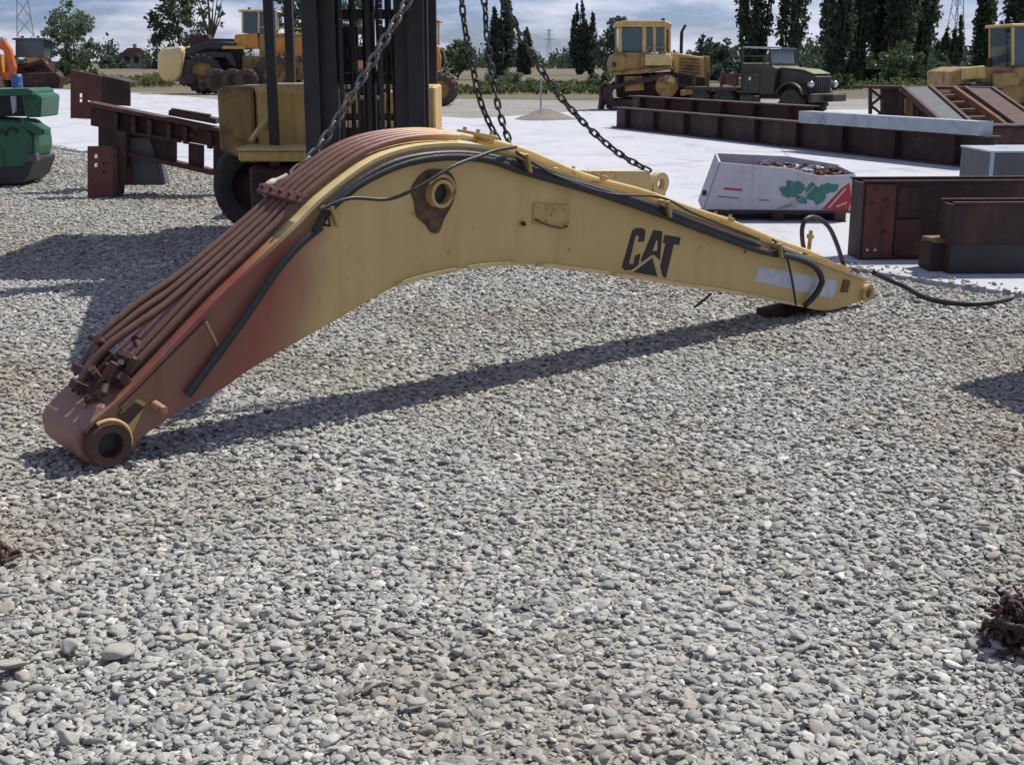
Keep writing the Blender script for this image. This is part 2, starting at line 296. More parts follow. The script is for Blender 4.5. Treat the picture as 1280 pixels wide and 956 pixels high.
def slab_mat():
    m, t, p, n, l = nodes('pale_concrete'); ge = n('ShaderNodeNewGeometry')
    mp = n('ShaderNodeMapping'); mp.inputs['Rotation'].default_value = (0,0,R(38)); mp.inputs['Scale'].default_value = (.55,.16,1); l(ge.outputs['Position'], mp.inputs[0])
    n1 = n('ShaderNodeTexNoise'); n1.inputs['Scale'].default_value = 1; n1.inputs['Detail'].default_value = 10; n1.inputs['Roughness'].default_value = .62; l(mp.outputs[0], n1.inputs['Vector'])
    r = ramp(n, [(.28, (.36,.375,.40)), (.42, (.44,.455,.48)), (.58, (.48,.49,.51)), (.70, (.37,.38,.40))]); l(n1.outputs['Fac'], r.inputs[0])
    n2 = n('ShaderNodeTexNoise'); n2.inputs['Scale'].default_value = 24; n2.inputs['Detail'].default_value = 8; l(ge.outputs['Position'], n2.inputs['Vector'])
    r2 = ramp(n, [(.3, (.86,.86,.86)), (.7, (1,1,1))]); l(n2.outputs['Fac'], r2.inputs[0])
    mu = n('ShaderNodeMix'); mu.data_type = 'RGBA'; mu.blend_type = 'MULTIPLY'; mu.inputs[0].default_value = 1; l(r.outputs[0], mu.inputs[6]); l(r2.outputs[0], mu.inputs[7])
    n4 = n('ShaderNodeTexNoise'); n4.inputs['Scale'].default_value = .9; n4.inputs['Detail'].default_value = 9; n4.inputs['Roughness'].default_value = .7; l(ge.outputs['Position'], n4.inputs['Vector'])
    r4 = ramp(n, [(.53, (1,1,1)), (.68, (.68,.66,.64))]); l(n4.outputs['Fac'], r4.inputs[0])
    m4 = n('ShaderNodeMix'); m4.data_type = 'RGBA'; m4.blend_type = 'MULTIPLY'; m4.inputs[0].default_value = 1; l(mu.outputs[2], m4.inputs[6]); l(r4.outputs[0], m4.inputs[7])
    vo = n('ShaderNodeTexVoronoi'); vo.feature = 'DISTANCE_TO_EDGE'; vo.inputs['Scale'].default_value = .16; l(ge.outputs['Position'], vo.inputs['Vector'])
    r5 = ramp(n, [(.002, (.55,.54,.52)), (.006, (1,1,1))]); l(vo.outputs['Distance'], r5.inputs[0])
    m5 = n('ShaderNodeMix'); m5.data_type = 'RGBA'; m5.blend_type = 'MULTIPLY'; m5.inputs[0].default_value = .7; l(m4.outputs[2], m5.inputs[6]); l(r5.outputs[0], m5.inputs[7])
    l(m5.outputs[2], p.inputs['Base Color']); p.inputs['Roughness'].default_value = .85
    bp = n('ShaderNodeBump'); bp.inputs['Strength'].default_value = .25; bp.inputs['Distance'].default_value = .02; l(n2.outputs['Fac'], bp.inputs['Height']); l(bp.outputs[0], p.inputs['Normal'])
    return m
sheet('field', [(-4000,-60),(4000,-60),(4000,5000),(-4000,5000)], -.07, field_mat())
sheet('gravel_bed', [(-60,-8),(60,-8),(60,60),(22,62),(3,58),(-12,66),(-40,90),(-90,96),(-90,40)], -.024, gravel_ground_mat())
NE0, NE1 = Vector((-9.17,26.1)), Vector((3.82,9.41)); ND = (NE1-NE0).normalized()
def near_edge(t): p = NE0 + ND*t; return (p.x, p.y)
sheet('concrete_slab', [near_edge(-55), near_edge(60), (60,-5), (60,47), (14,46.5), (3.0,46.2), (-1.2,39.2), (-10,52), (-17,66), (-30,83), (-60,118)], .012, slab_mat(), .12)

# ------------------------------------------------------------------ gravel stones (one object, geometry nodes)
def noise2(x, y, seed=0):
    rr = np.random.default_rng(seed); o = np.zeros_like(x)
    for k in range(6):
        f = rr.uniform(.4, 2.2); a = rr.uniform(0, 6.28); ph = rr.uniform(0, 6.28); o += np.sin((x*math.cos(a)+y*math.sin(a))*f*2+ph)
    return o/6
def stone_mat():
    m, t, p, n, l = nodes('river_stone'); oi = n('ShaderNodeObjectInfo'); ge = n('ShaderNodeNewGeometry'); tc = n('ShaderNodeTexCoord')
    r = ramp(n, [(0, (.19,.192,.185)), (.14, (.27,.272,.252)), (.45, (.335,.337,.302)), (.74, (.375,.372,.328)), (.81, (.36,.318,.262)), (.89, (.42,.414,.375)), (1, (.56,.55,.51))]); l(oi.outputs['Random'], r.inputs[0])
    nz = n('ShaderNodeTexNoise'); nz.inputs['Scale'].default_value = 2.2; nz.inputs['Detail'].default_value = 9; nz.inputs['Roughness'].default_value = .7; l(tc.outputs['Object'], nz.inputs['Vector'])
    r2 = ramp(n, [(.3, (.78,.775,.76)), (.5, (1,1,1)), (.72, (1.14,1.13,1.11))]); l(nz.outputs['Fac'], r2.inputs[0])
    mu = n('ShaderNodeMix'); mu.data_type = 'RGBA'; mu.blend_type = 'MULTIPLY'; mu.inputs[0].default_value = 1; l(r.outputs[0], mu.inputs[6]); l(r2.outputs[0], mu.inputs[7])
    nb = n('ShaderNodeTexNoise'); nb.inputs['Scale'].default_value = .55; nb.inputs['Detail'].default_value = 4; l(ge.outputs['Position'], nb.inputs['Vector'])
    r3 = ramp(n, [(.46, (1,1,1)), (.68, (.80,.70,.60))]); l(nb.outputs['Fac'], r3.inputs[0])
    m2 = n('ShaderNodeMix'); m2.data_type = 'RGBA'; m2.blend_type = 'MULTIPLY'; m2.inputs[0].default_value = 1; l(mu.outputs[2], m2.inputs[6]); l(r3.outputs[0], m2.inputs[7])
    l(m2.outputs[2], p.inputs['Base Color']); p.inputs['Roughness'].default_value = .75
    bp = n('ShaderNodeBump'); bp.inputs['Strength'].default_value = .25; bp.inputs['Distance'].default_value = .1; l(nz.outputs['Fac'], bp.inputs['Height']); l(bp.outputs[0], p.inputs['Normal'])
    return m
M['stone'] = stone_mat()
def stone_mesh(seed, sub=3):
    rr = random.Random(seed); bm = bmesh.new(); bmesh.ops.create_icosphere(bm, subdivisions=sub, radius=1)
    sx, sy, sz = 1, rr.uniform(.5,.88), rr.uniform(.28,.50)
    cuts = []
    for k in range(rr.randint(9, 14)):
        d = Vector((rr.gauss(0,1), rr.gauss(0,1), rr.gauss(0,1))).normalized(); cuts.append((d, rr.uniform(.55,.90)))
    for v in bm.verts:
        for d, h in cuts:
            e = v.co.dot(d) - h
            if e > 0: v.co -= d*e*.97
        v.co += Vector((math.sin(v.co.y*4+seed), math.sin(v.co.z*5+seed*2), math.sin(v.co.x*4+seed*3)))*.035
        v.co = Vector((v.co.x*sx, v.co.y*sy, v.co.z*sz))
    me = bpy.data.meshes.new('stone'); bm.to_mesh(me); bm.free()
    me.polygons.foreach_set('use_smooth', [True]*len(me.polygons)); me.materials.append(M['stone']); return me
sc = bpy.data.collections.new('stone_kinds')
stones = [stone_mesh(3+k) for k in range(14)]
for k, me in enumerate(stones): sc.objects.link(bpy.data.objects.new('stone', me))
def scatter():
    P, ROT, SCL = [], [], []
    def inside_slab(x, y):
        s = (x-NE0.x)*(-ND.y) + (y-NE0.y)*ND.x
        return s > -.02 + .10*np.sin(x*3.1) + .06*np.sin(x*9.7+y*3) + rng.exponential(.10, x.shape)*(rng.random(x.shape) < .5)
    for y0, y1, dens, smin, smax in ((1.9,4.4,3300,.009,.039),(4.4,7,2700,.010,.038),(7,11,1900,.012,.038),(11,17,1000,.015,.040),(17,27,420,.020,.048),(1.9,4.4,5200,.0045,.0105),(4.4,7.5,2600,.006,.011)):
        ym = y1; W = .415*(ym*.97+.5)+.35
        n = int(dens*2*W*(y1-y0)); x = rng.uniform(-W, W, n); y = rng.uniform(y0, y1, n)
        k = (np.abs(x) < .415*(y*.97+.5)+.3) & ~inside_slab(x, y); x, y = x[k], y[k]; n = len(x)
        s = smin + (smax-smin)*rng.beta(1.3, 3.4, n)
        z = -.030 + np.abs(rng.normal(0, .0075, n)) + .007*noise2(x, y, 5) + .22*s
        sp = (x-NE0.x)*(-ND.y) + (y-NE0.y)*ND.x
        z = np.where(sp > -.02, np.maximum(z, .014+.2*s), z)
        P.append(np.stack([x,y,z],1)); SCL.append(s)
        ROT.append(np.stack([rng.normal(-.10,.24,n), rng.normal(0,.24,n), rng.uniform(0,6.28,n)],1))
    return np.concatenate(P), np.concatenate(ROT), np.concatenate(SCL)
P, ROT, SCL = scatter()
me = bpy.data.meshes.new('gravel'); me.vertices.add(len(P)); me.vertices.foreach_set('co', P.astype(np.float32).ravel())
a = me.attributes.new('rot', 'FLOAT_VECTOR', 'POINT'); a.data.foreach_set('vector', ROT.astype(np.float32).ravel())
a = me.attributes.new('scl', 'FLOAT', 'POINT'); a.data.foreach_set('value', SCL.astype(np.float32))
a = me.attributes.new('idx', 'INT', 'POINT'); a.data.foreach_set('value', rng.integers(0, 14, len(P)).astype(np.int32))
me.materials.append(M['stone'])
gravel = bpy.data.objects.new('gravel', me); COL.objects.link(gravel); gravel['kind'] = 'stuff'; gravel['label'] = 'loose grey river gravel covering the yard'; gravel['category'] = 'gravel'
ng = bpy.data.node_groups.new('scatter_stones', 'GeometryNodeTree')
ng.interface.new_socket('Geometry', in_out='INPUT', socket_type='NodeSocketGeometry'); ng.interface.new_socket('Geometry', in_out='OUTPUT', socket_type='NodeSocketGeometry')
gi = ng.nodes.new('NodeGroupInput'); go = ng.nodes.new('NodeGroupOutput'); ip = ng.nodes.new('GeometryNodeInstanceOnPoints'); ci = ng.nodes.new('GeometryNodeCollectionInfo')
ci.inputs['Collection'].default_value = sc; ci.inputs['Separate Children'].default_value = True; ci.inputs['Reset Children'].default_value = True
def nat(nm, ty):
    q = ng.nodes.new('GeometryNodeInputNamedAttribute'); q.data_type = ty; q.inputs['Name'].default_value = nm; return q.outputs['Attribute']
ip.inputs['Pick Instance'].default_value = True
ng.links.new(gi.outputs[0], ip.inputs['Points']); ng.links.new(ci.outputs[0], ip.inputs['Instance']); ng.links.new(nat('idx','INT'), ip.inputs['Instance Index'])
ng.links.new(nat('rot','FLOAT_VECTOR'), ip.inputs['Rotation']); ng.links.new(nat('scl','FLOAT'), ip.inputs['Scale']); ng.links.new(ip.outputs[0], go.inputs[0])
md = gravel.modifiers.new('scatter', 'NODES'); md.node_group = ng
# the few big stones one can pick out
BIG = [(148,818,.060,.75,'broad tan stone with a cracked top in the lower left gravel'),(88,812,.044,.9,'pale triangular stone left of the cracked tan stone'),
       (12,835,.055,.8,'flat buff stone cut by the left edge of the picture'),(262,842,.030,.7,'small orange tinted stone right of the cracked tan stone'),
       (522,880,.032,.8,'flat brownish stone at the bottom centre of the gravel'),(85,925,.040,.8,'buff stone near the bottom left corner')]
M['big_stone'] = mat('tan_stone', (.40,.385,.335), (.32,.305,.265), .8, 9, bump=.4, c=(.20,.165,.13), cscale=8)
for k, (px, py, s, fl, lb) in enumerate(BIG):
    o = bpy.data.objects.new('stone', stone_mesh(50+k).copy()); o.data.materials.clear(); o.data.materials.append(M['big_stone']); COL.objects.link(o)
    p = G(px, py); o.location = (p.x, p.y, .012); o.scale = (s, s, s*fl*1.3); o.rotation_euler = (random.uniform(-.3,.1), random.uniform(-.2,.2), random.uniform(0,6)); tag(o, lb, 'stone', 'large stones in the gravel')

# ------------------------------------------------------------------ excavator boom
A = G(137, 580); B = G(1037, 390); BD = (B-A).normalized(); BN = Vector((-BD.y, BD.x, 0))
boom = thing('excavator_boom', 'long curved excavator boom with yellow paint worn to red primer lying on the gravel', 'excavator boom', A, math.atan2(BD.y, BD.x))
ROLL = R(4); boom.rotation_euler[0] = ROLL      # it leans a little towards the camera
EW = BN*math.cos(ROLL) + Vector((0,0,math.sin(ROLL))); EZ = Vector((0,0,math.cos(ROLL))) - BN*math.sin(ROLL)
def tb(px, py, w=0.0):                             # pixel -> boom coordinates on the plane w behind the near face
    r = ray(px, py); P0 = A + EW*w; t = EW.dot(P0 - cam.location)/EW.dot(r); X = cam.location + r*t
    return Vector(((X-A).dot(BD), w, (X-A).dot(EZ)))
BW = .34
top_px = [(168,481),(260,384),(284,360),(371,277),(400,248),(460,203),(507,185),(554,179),(590,180),(620,185),(655,195),(700,213),(750,231),(821,251),(840,257),(949,296),(976,307),(1065,341),(1084,349)]
bot_px = [(160,560),(231,511),(277,488),(320,458),(420,401),(498,357),(540,344),(580,336),(620,331),(650,331),(678,332),(763,343),(860,358),(916,366),(993,381),(1037,388),(1078,377)]
FC = tb(133, 553)                                  # foot pin centre
NS = 90
def c2(l): return catmull([tb(*q) for q in l], NS)
start_t = FC + Vector((-.098, 0, .082)); start_b = FC + Vector((.03, 0, -.12))
TOP = catmull([start_t] + [tb(*q) for q in top_px], NS); BOT = catmull([start_b] + [tb(*q) for q in bot_px], NS)
def strip(b, L1, L2, y0, y1):                      # plate between two curves, y0..y1 thick
    n = len(L1); vs = []
    for y in (y0, y1):
        vs += [(p.x, y, p.z) for p in L1] + [(p.x, y, p.z) for p in L2]
    fs = []
    for i in range(n-1):
        fs += [(i, n+i, n+i+1, i+1), (2*n+i, 2*n+i+1, 3*n+i+1, 3*n+i), (i, i+1, 2*n+i+1, 2*n+i), (n+i, 3*n+i, 3*n+i+1, n+i+1)]
    fs += [(0, 2*n, 3*n, n), (n-1, 2*n-1, 4*n-1, 3*n-1)]
    b.add(vs, fs)
def nrm(L):
    o = []
    for i in range(len(L)):
        t = (L[min(i+1,len(L)-1)]-L[max(i-1,0)]).normalized(); o.append(Vector((-t.z, 0, t.x)))
    return o
TN, BNN = nrm(TOP), nrm(BOT)
TOPi = [p - n*.012 for p, n in zip(TOP, TN)]; BOTi = [p + n*.012 for p, n in zip(BOT, BNN)]
for y0, y1 in ((.012, .026), (BW-.026, BW-.012)):
    b = MB(); strip(b, TOPi, BOTi, y0, y1); b.build('side_plate', M['boom'], boom)
b = MB(); strip(b, [p for p in TOP], [p - n*.018 for p, n in zip(TOP, TN)], -.004, BW+.004); b.build('top_plate', M['boom_top'], boom)
b = MB(); strip(b, [p + n*.014 for p, n in zip(BOT, BNN)], [p - n*.004 for p, n in zip(BOT, BNN)], .016, BW-.016); b.build('bottom_plate', M['boom'], boom)
# weld backing lips along the lower edge, painted in a sunlit tone
def idx_u(L, u): return min(range(len(L)), key=lambda i: abs(L[i].x-u))
for u0, u1 in ((1.55,1.90),(1.98,2.34),(2.52,3.02),(3.10,4.05),(4.07,4.95)):
    i0, i1 = idx_u(BOT,u0), idx_u(BOT,u1); b = MB()
    strip(b, [BOT[i]+BNN[i]*.013 for i in range(i0,i1+1)], [BOT[i]-BNN[i]*.004 for i in range(i0,i1+1)], -.016, .0155); b.build('weld_lip', M['lip'], boom)
# foot: full-width housing, bosses, stiffening plate, stub
b = MB(); b.prism([(FC.x+x_, FC.z+z_) for x_, z_ in ((-.098,.078),(-.128,.035),(-.112,-.055),(-.045,-.115),(.06,-.11),(.16,-.06),(.16,.16),(.0,.16))], .027, .40); b.build('foot_housing', M['boom'], boom, .012)
b = MB(); b.pipe(FC+Vector((0,-.045,0)), FC+Vector((0,.03,0)), .095, .058, 28); b.build('foot_boss', M['rust'], boom); MB().cyl(FC+Vector((0,.0,0)), FC+Vector((0,.028,0)), .0575, n=20).build('bore_shade', M['black'], boom)  # black disc stands in for the dark inside of the foot hole
b = MB(); b.tube([FC+Vector((.104*math.cos(t),-.016,.104*math.sin(t))) for t in [R(a) for a in range(-15,125,10)]], .010, 8); b.build('boss_collar', M['boom_yel'], boom)
b = MB(); b.pipe(FC+Vector((0,.401,0)), FC+Vector((0,.43,0)), .10, .06, 28); b.build('foot_boss', M['rust_dark'], boom)
q = [tb(*p) for p in [(150,508),(172,487),(256,402),(275,438),(245,487),(205,528),(168,552)]]
b = MB(); b.prism([(p.x,p.z) for p in q], 0.0, .0115); b.build('stiffening_plate', M['boom'], boom, .004)
e0, e1 = tb(257,402), tb(275,438); b = MB(); b.bar((e0.x,-.003,e0.z),(e1.x,-.003,e1.z),.012,.012); b.build('weld_bead', M['tan'], boom)
q = [tb(*p) for p in [(147,520),(168,502),(180,508),(160,530)]]
b = MB(); b.prism([(p.x,p.z) for p in q], -.006, -.0005); b.build('steel_patch', M['rust_dark'], boom)
q = [tb(*p) for p in [(150,516),(172,498),(182,503),(166,540),(160,535)]]
b = MB(); b.prism([(p.x,p.z) for p in q], -.003, -.0002); b.build('paint_patch', M['boom_yel'], boom)
p = tb(193,505); b = MB(); b.cyl((p.x,.0,p.z),(p.x+.01,-.075,p.z-.012),.019,n=14); b.build('stop_pin', M['tan'], boom)
# deck plates at the foot end of the top
def on_top(u, w, h=0.0):
    i = idx_u(TOP, u); f = 0; p = TOP[i] + TN[i]*h; return Vector((p.x, w, p.z))
i0, i1 = idx_u(TOP,-.07), idx_u(TOP,.02); b = MB(); strip(b, [TOP[i]+TN[i]*.012 for i in range(i0,i1+1)], [TOP[i]+TN[i]*.0005 for i in range(i0,i1+1)], .12, .30); b.build('deck_plate', M['boom'], boom)
# tip: end bosses and nose plates
tp = tb(1083,366)
b = MB(); b.pipe((tp.x,-.02,tp.z),(tp.x,.07,tp.z),.062,.035,22); b.build('tip_boss', M['boom_yel'], boom)
b = MB(); b.cyl((tp.x+.05,.2,tp.z-.03),(tp.x+.05,BW-.02,tp.z-.03),.05,n=16); b.build('tip_pin', M['rust'], boom)
b = MB(); b.pipe((tp.x,BW-.07,tp.z),(tp.x,BW+.02,tp.z),.062,.035,22); b.build('tip_boss', M['boom_yel'], boom)
q = [tb(*p) for p in [(1056,350),(1063,351),(1060,366),(1052,365)]]
b = MB(); b.prism([(p.x,p.z) for p in q], 0, .0115); b.build('nose_plate', M['rust_orange'], boom)
for (u, hh) in ((5.30,.03),(5.46,.03)):
    b = MB(); b.box(-.05,.05,.05,BW-.05,0,hh,Matrix.Translation(on_top(u,0,.001)) @ Matrix.Rotation(R(22),4,'Y')); b.build('nose_bracket', M['boom_yel'], boom, .004)
# pivot tube with rusty pad
pc = tb(546, 241)
b = MB(); b.pipe((pc.x,-.05,pc.z),(pc.x,.02,pc.z),.070,.053,28); b.build('pivot_tube', M['boom_yel'], boom)
b = MB(); b.cyl((pc.x,-.01,pc.z),(pc.x,.01,pc.z),.0525,n=20); b.build('pivot_hole_shade', M['black'], boom)  # black disc painted in for the darkness inside the tube
ring = [tb(*p) for p in [(524,222),(536,213),(553,212),(566,219),(571,238),(565,258),(556,273),(550,290),(540,291),(533,281),(522,271),(519,252),(515,238)]]
ring = catmull(ring+[ring[0]], 40)[:-1]
b = MB(); b.prism([(p.x,p.z) for p in ring], .002, .0115); b.build('pivot_pad', M['rust_patch'], boom)
b = MB(); pts = [(pc.x+.088*math.cos(t), -.03, pc.z+.088*math.sin(t)) for t in [R(a) for a in range(-25,150,12)]]; b.tube(pts, .011, 8); b.build('pivot_collar', M['boom_yel'], boom)
# riveted plate on the side
q = [tb(*p) for p in [(668,254),(713,257),(711,286),(667,280)]]
plate = MB().prism([(p.x,p.z) for p in q], .002, .0115).build('bolt_plate', M['boom_yel'], boom, .002)
for px, py in ((674,260),(684,261),(694,261),(706,262),(674,274),(684,276),(707,280),(690,268)):
    p = tb(px,py); MB().cyl((p.x,-.010,p.z),(p.x,.003,p.z),.009,n=8).build('bolt', M['boom_yel'], plate)
for pts, r in (([(668,274),(680,280),(700,285),(708,283),(709,277)],.005),([(652,278),(655,281)],.012)):
    MB().tube([tb(*p)+Vector((0,-.006,0)) for p in pts], r, 6).build('rod', M['rust'], boom)
# pipes over the top, five of them, clamped
PW = [.30,.245,.19,.135,.075]
for k, wv in enumerate(PW):
    i0 = idx_u(TOP, .62 if k < 3 else .13); i1 = idx_u(TOP, 2.25 if k < 3 else 2.05)
    body = [TOP[i]+TN[i]*.026+Vector((0,wv,0)) for i in range(i0, i1+1, 2)]
    if k < 3:
        rise = [(.10,.055,.03),(.15,.085,.028),(.24,.105,.02),(.38,.088,.01),(.54,.052,.0)]
        lift = [on_top(u_-.03*k, wv+dw*1.6, h_) for u_, h_, dw in rise]
        path = catmull(lift + body[3:], 80)
    else:
        path = catmull(body, 60)
    MB().tube(path, .0185, 10).build('hydraulic_pipe', M['boom_pipe'], boom)
    e = path[0]; d = (path[1]-path[0]).normalized()
    fl = MB().bar(e-d*.03, e+d*.012, .075, .06).build('pipe_flange', M['rust'], boom, .004)
    for sx in (-1,1): MB().cyl(e-d*.045+Vector((0,sx*.026,0)), e+d*.02+Vector((0,sx*.026,0)), .008, n=6).build('flange_bolt', M['rust_dark'], fl)
def clamp(u, w0, w1, h, name, m, t=.028):
    i = idx_u(TOP,u); a = TOP[i]+TN[i]*h; tt = (TOP[i+1]-TOP[i-1]).normalized()*t
    b = MB(); n = TN[i]*.012; vs = []
    for w_ in (w0,w1): vs += [a-tt-n+Vector((0,w_,0)), a+tt-n+Vector((0,w_,0)), a+tt+n+Vector((0,w_,0)), a-tt+n+Vector((0,w_,0))]
    b.add(vs, [(0,1,2,3),(7,6,5,4),(0,4,5,1),(1,5,6,2),(2,6,7,3),(3,7,4,0)]); o = b.build(name, m, boom, .003)
    for w_ in np.linspace(w0+.03, w1-.03, 5 if u < 2 else 3):
        p = a + Vector((0,w_,0)); MB().cyl(p, p+TN[i]*.03, .011, n=6).build('clamp_bolt', m, o)
clamp(1.02, .0, .38, .050, 'pipe_clamp', M['rust_red']); clamp(.21, .04, .20, .052, 'pipe_clamp', M['rust']); clamp(2.18, .05, .33, .048, 'pipe_clamp', M['boom_yel'])
# slim pipes on the right half of the top
for k, wv in enumerate((.06,.12,.18,.24,.30)):
    i0, i1 = idx_u(TOP,2.15), idx_u(TOP,5.15-.1*k)
    MB().tube([TOP[i]+TN[i]*(.03+.004*math.sin(i*.5+k))+Vector((0,wv,0)) for i in range(i0,i1+1,2)], .015, 8).build('hydraulic_pipe', M['boom_pipe'], boom)
for u in (2.95,4.1): clamp(u, .03, .33, .046, 'pipe_clamp', M['boom_yel'], .02)
# junk of rusty fittings at the pipe ends
rr = random.Random(4)
for k in range(16):
    wv = rr.uniform(.05,.34); p = on_top(rr.uniform(.03,.22), wv, rr.uniform(.01,.09)); d = Vector((rr.uniform(-1,1),rr.uniform(-1,1),rr.uniform(-.3,1))).normalized()
    MB().cyl(p, p+d*rr.uniform(.05,.10), rr.uniform(.012,.022), n=6 if k % 2 else 10).build('rusty_fitting', M['rust'] if k % 3 else M['rust_dark'], boom)
MB().box(-.05,.07,.06,.33,0,.05,Matrix.Translation(on_top(.13,0,.0)) @ Matrix.Rotation(R(-45),4,'Y')).build('valve_block', M['rust_dark'], boom, .006)
# lug for the stick cylinder
for wv in (.10,.22):
    q = [tb(*p, wv) for p in [(690,209),(735,213),(812,213.5),(815,222),(816,238),(812,252),(790,254),(740,238)]]
    b = MB(); b.prism([(p.x,p.z) for p in q], wv, wv+.035); lug = b.build('cylinder_lug', M['boom_top'], boom, .004)
    p = tb(826,230,wv); MB().pipe((p.x,wv-.004,p.z),(p.x,wv+.039,p.z),.068,.031,24).build('lug_eye', M['boom_top'], lug)
    q = [tb(*p_, wv) for p_ in [(812,240),(833,240),(829,254),(812,254)]]; MB().prism([(p_.x,p_.z) for p_ in q], wv+.002, wv+.033).build('lug_root', M['boom_top'], lug)
# hoses
def hose(pts, r, name='hose', w=-.03, m='rubber', n=60):
    ww = w if isinstance(w,(list,tuple)) else [w]*len(pts)
    return MB().tube(catmull([tb(x,y,v) for (x,y),v in zip(pts,ww)], n), r, 10).build(name, M[m], boom)
hose([(394,290),(408,266),(432,243),(460,224),(507,204),(560,196),(612,200),(650,213),(700,227),(750,242),(821,266),(880,288),(949,313),(993,322),(1018,333),(1028,350),(1020,368),(1006,382)], .021)
hose([(410,258),(440,232),(480,208),(520,196),(575,192),(630,200),(690,220),(750,238),(821,260),(880,283),(949,307)], .017, w=-.028)
hose([(401,284),(374,306),(347,337),(320,376),(301,404),(274,441),(234,494)], .019, w=-.025)
hose([(400,262),(437,248),(484,249),(519,236),(566,208),(600,195),(620,188),(645,184)], .009, 'cable', [-.06,-.07,-.08,-.13,-.14,-.09,-.07,-.02])
hose([(645,190),(668,205),(700,222),(760,242),(826,247),(870,268),(949,299)], .007, 'cable', -.045)
hose([(966,300),(976,308),(984,324),(990,350),(995,381)], .008, 'strap', -.035)
hose([(868,384),(880,375),(889,367)], .008, 'loose_rod', .1, 'rust_dark', 12)
hose([(1006,318),(1003,300),(1003,284),(1009,273),(1022,273),(1036,284),(1046,305),(1054,330),(1058,340)], .016, 'hose', .26)
for px, py in ((1013,296),):
    p = tb(px,py,.24); MB().cyl(p-Vector((0,0,.17)), p+Vector((0,0,.045)), .014, n=8).cyl(p+Vector((0,0,-.01)), p+Vector((0,0,.015)), .026, n=6).build('hose_fitting', M['boom_yel'], boom)
# hose brackets
for px, py in ((408,270),(650,203),(826,260),(966,312)):
    p = tb(px,py); MB().bar((p.x-.012,-.055,p.z+.05),(p.x+.022,-.055,p.z-.045),.04,.012).bar((p.x-.012,.012,p.z+.045),(p.x-.012,-.06,p.z+.045),.04,.012).build('hose_bracket', M['boom_yel'], boom, .003)
    MB().tube([(p.x-.03,-.005,p.z+.02),(p.x-.03,-.062,p.z+.01),(p.x-.02,-.062,p.z-.035),(p.x-.02,-.005,p.z-.04)], .006, 6).build('cable_tie', M['rubber'], boom)
# lettering
def decal(name, pts, m, y=-.0006, t=.0012, parent=boom):
    q = [tb(600+x/3.985, 140+y_/3.985, .012) for x, y_ in pts]
    b = MB(); b.prism([(p.x,p.z) for p in q], .012+y-t, .012+y); return b.build(name, m, parent)
decal('letter_c', [(757,592),(772,580),(805,577),(824,590),(818,645),(787,648),(791,616),(774,618),(742,755),(764,757),(772,716),(800,703),(789,757),(770,783),(722,790),(706,774),(710,755)], M['decal_black'])
decal('letter_a', [(863,588),(908,594),(896,742),(868,712),(852,714),(806,748),(800,738)], M['decal_black'])
decal('letter_a_gap', [(876,640),(882,641),(880,690),(858,692)], M['boom'], -.0020)
decal('triangle_mark', [(857,728),(884,820),(752,796)], M['decal_black'])
decal('letter_t', [(919,612),(1000,625),(991,664),(965,660),(926,826),(908,824),(897,770),(923,655),(910,653)], M['decal_black'])
for pts in ([(748,792),(854,716),(858,724),(760,797)], [(854,716),(862,714),(912,826),(900,826)]): decal('triangle_outline', pts, M['decal_cream'], -.0022)
q = [tb(*p,.012) for p in [(949,333),(1047,351),(1041,373),(943,351)]]
MB().prism([(p.x,p.z) for p in q], .0098, .0114).build('faded_label', M['decal_white'], boom)

# ------------------------------------------------------------------ timber under the tip, dark to stand in for the shade there
p = G(996, 392); b = MB(); b.box(-.24,.24,-.09,.09,-.02,.035); o = b.build('timber_block', M['rust_dark'], None, .006, (p.x-.05, p.y+.14, 0)); o.rotation_euler = (0,0,math.atan2(BD.y,BD.x)+.1)
tag(o, 'timber block under the right tip of the yellow boom, dark to stand in for shade', 'block')

# loose hose lying on the gravel at the tip
pts = [at(1092,341,9.35), G(1112,350,.10), G(1130,358,.06), G(1152,370,.03), G(1175,377,.025), G(1210,380,.025), G(1240,378,.025), G(1264,373,.03)]
o = MB().tube(catmull(pts,50), .02, 10).build('rubber_hose', M['rubber']); tag(o, 'black rubber hose trailing from the boom tip over the gravel to the slab', 'hose')

# ------------------------------------------------------------------ lifting chains
def link_mesh():
    b = MB(); pts = []; n = 14
    for i in range(n):
        a = 2*math.pi*i/n; x = .0135*math.cos(a); y = .0135*math.sin(a) + (.016 if math.sin(a) > 1e-6 else (-.016 if math.sin(a) < -1e-6 else 0)); pts.append(Vector((x, 0, y)))
    m = 6; vs = []
    for i in range(n):
        t = (pts[(i+1)%n]-pts[i-1]).normalized(); s = t.cross(Vector((0,1,0)))
        for k in range(m):
            a = 2*math.pi*k/m; vs.append(pts[i] + (s*math.cos(a)+Vector((0,1,0))*math.sin(a))*.0062)
    b.add(vs, [(i*m+k, i*m+(k+1)%m, ((i+1)%n)*m+(k+1)%m, ((i+1)%n)*m+k) for i in range(n) for k in range(m)], True)
    return b
def chain(pts, label, m, scale=1.0):
    root = thing('lifting_chain', label, 'chain', pts[0], 0, 'lifting chains slung round the boom')
    Lr = sum((Vector(a)-Vector(b)).length for a, b in zip(pts, pts[1:])); P = catmull(pts, max(4, int(Lr*1.03/(.0445*scale))))
    src = None
    for i in range(len(P)-1):
        d = P[i+1]-P[i]; q = d.to_track_quat('Z','Y'); c = (P[i]+P[i+1])/2 - Vector(pts[0])
        Mx = Matrix.Translation(c) @ q.to_matrix().to_4x4() @ Matrix.Rotation(R(45+90*(i%2)+random.uniform(-14,14)),4,'Z') @ Matrix.Scale(scale,4)
        if src is None: src = link_mesh().build('link', m, root); src.matrix_local = Mx
        else: share(src, root, Mx)
    return root
HOOK = at(574, -72, 7.05)
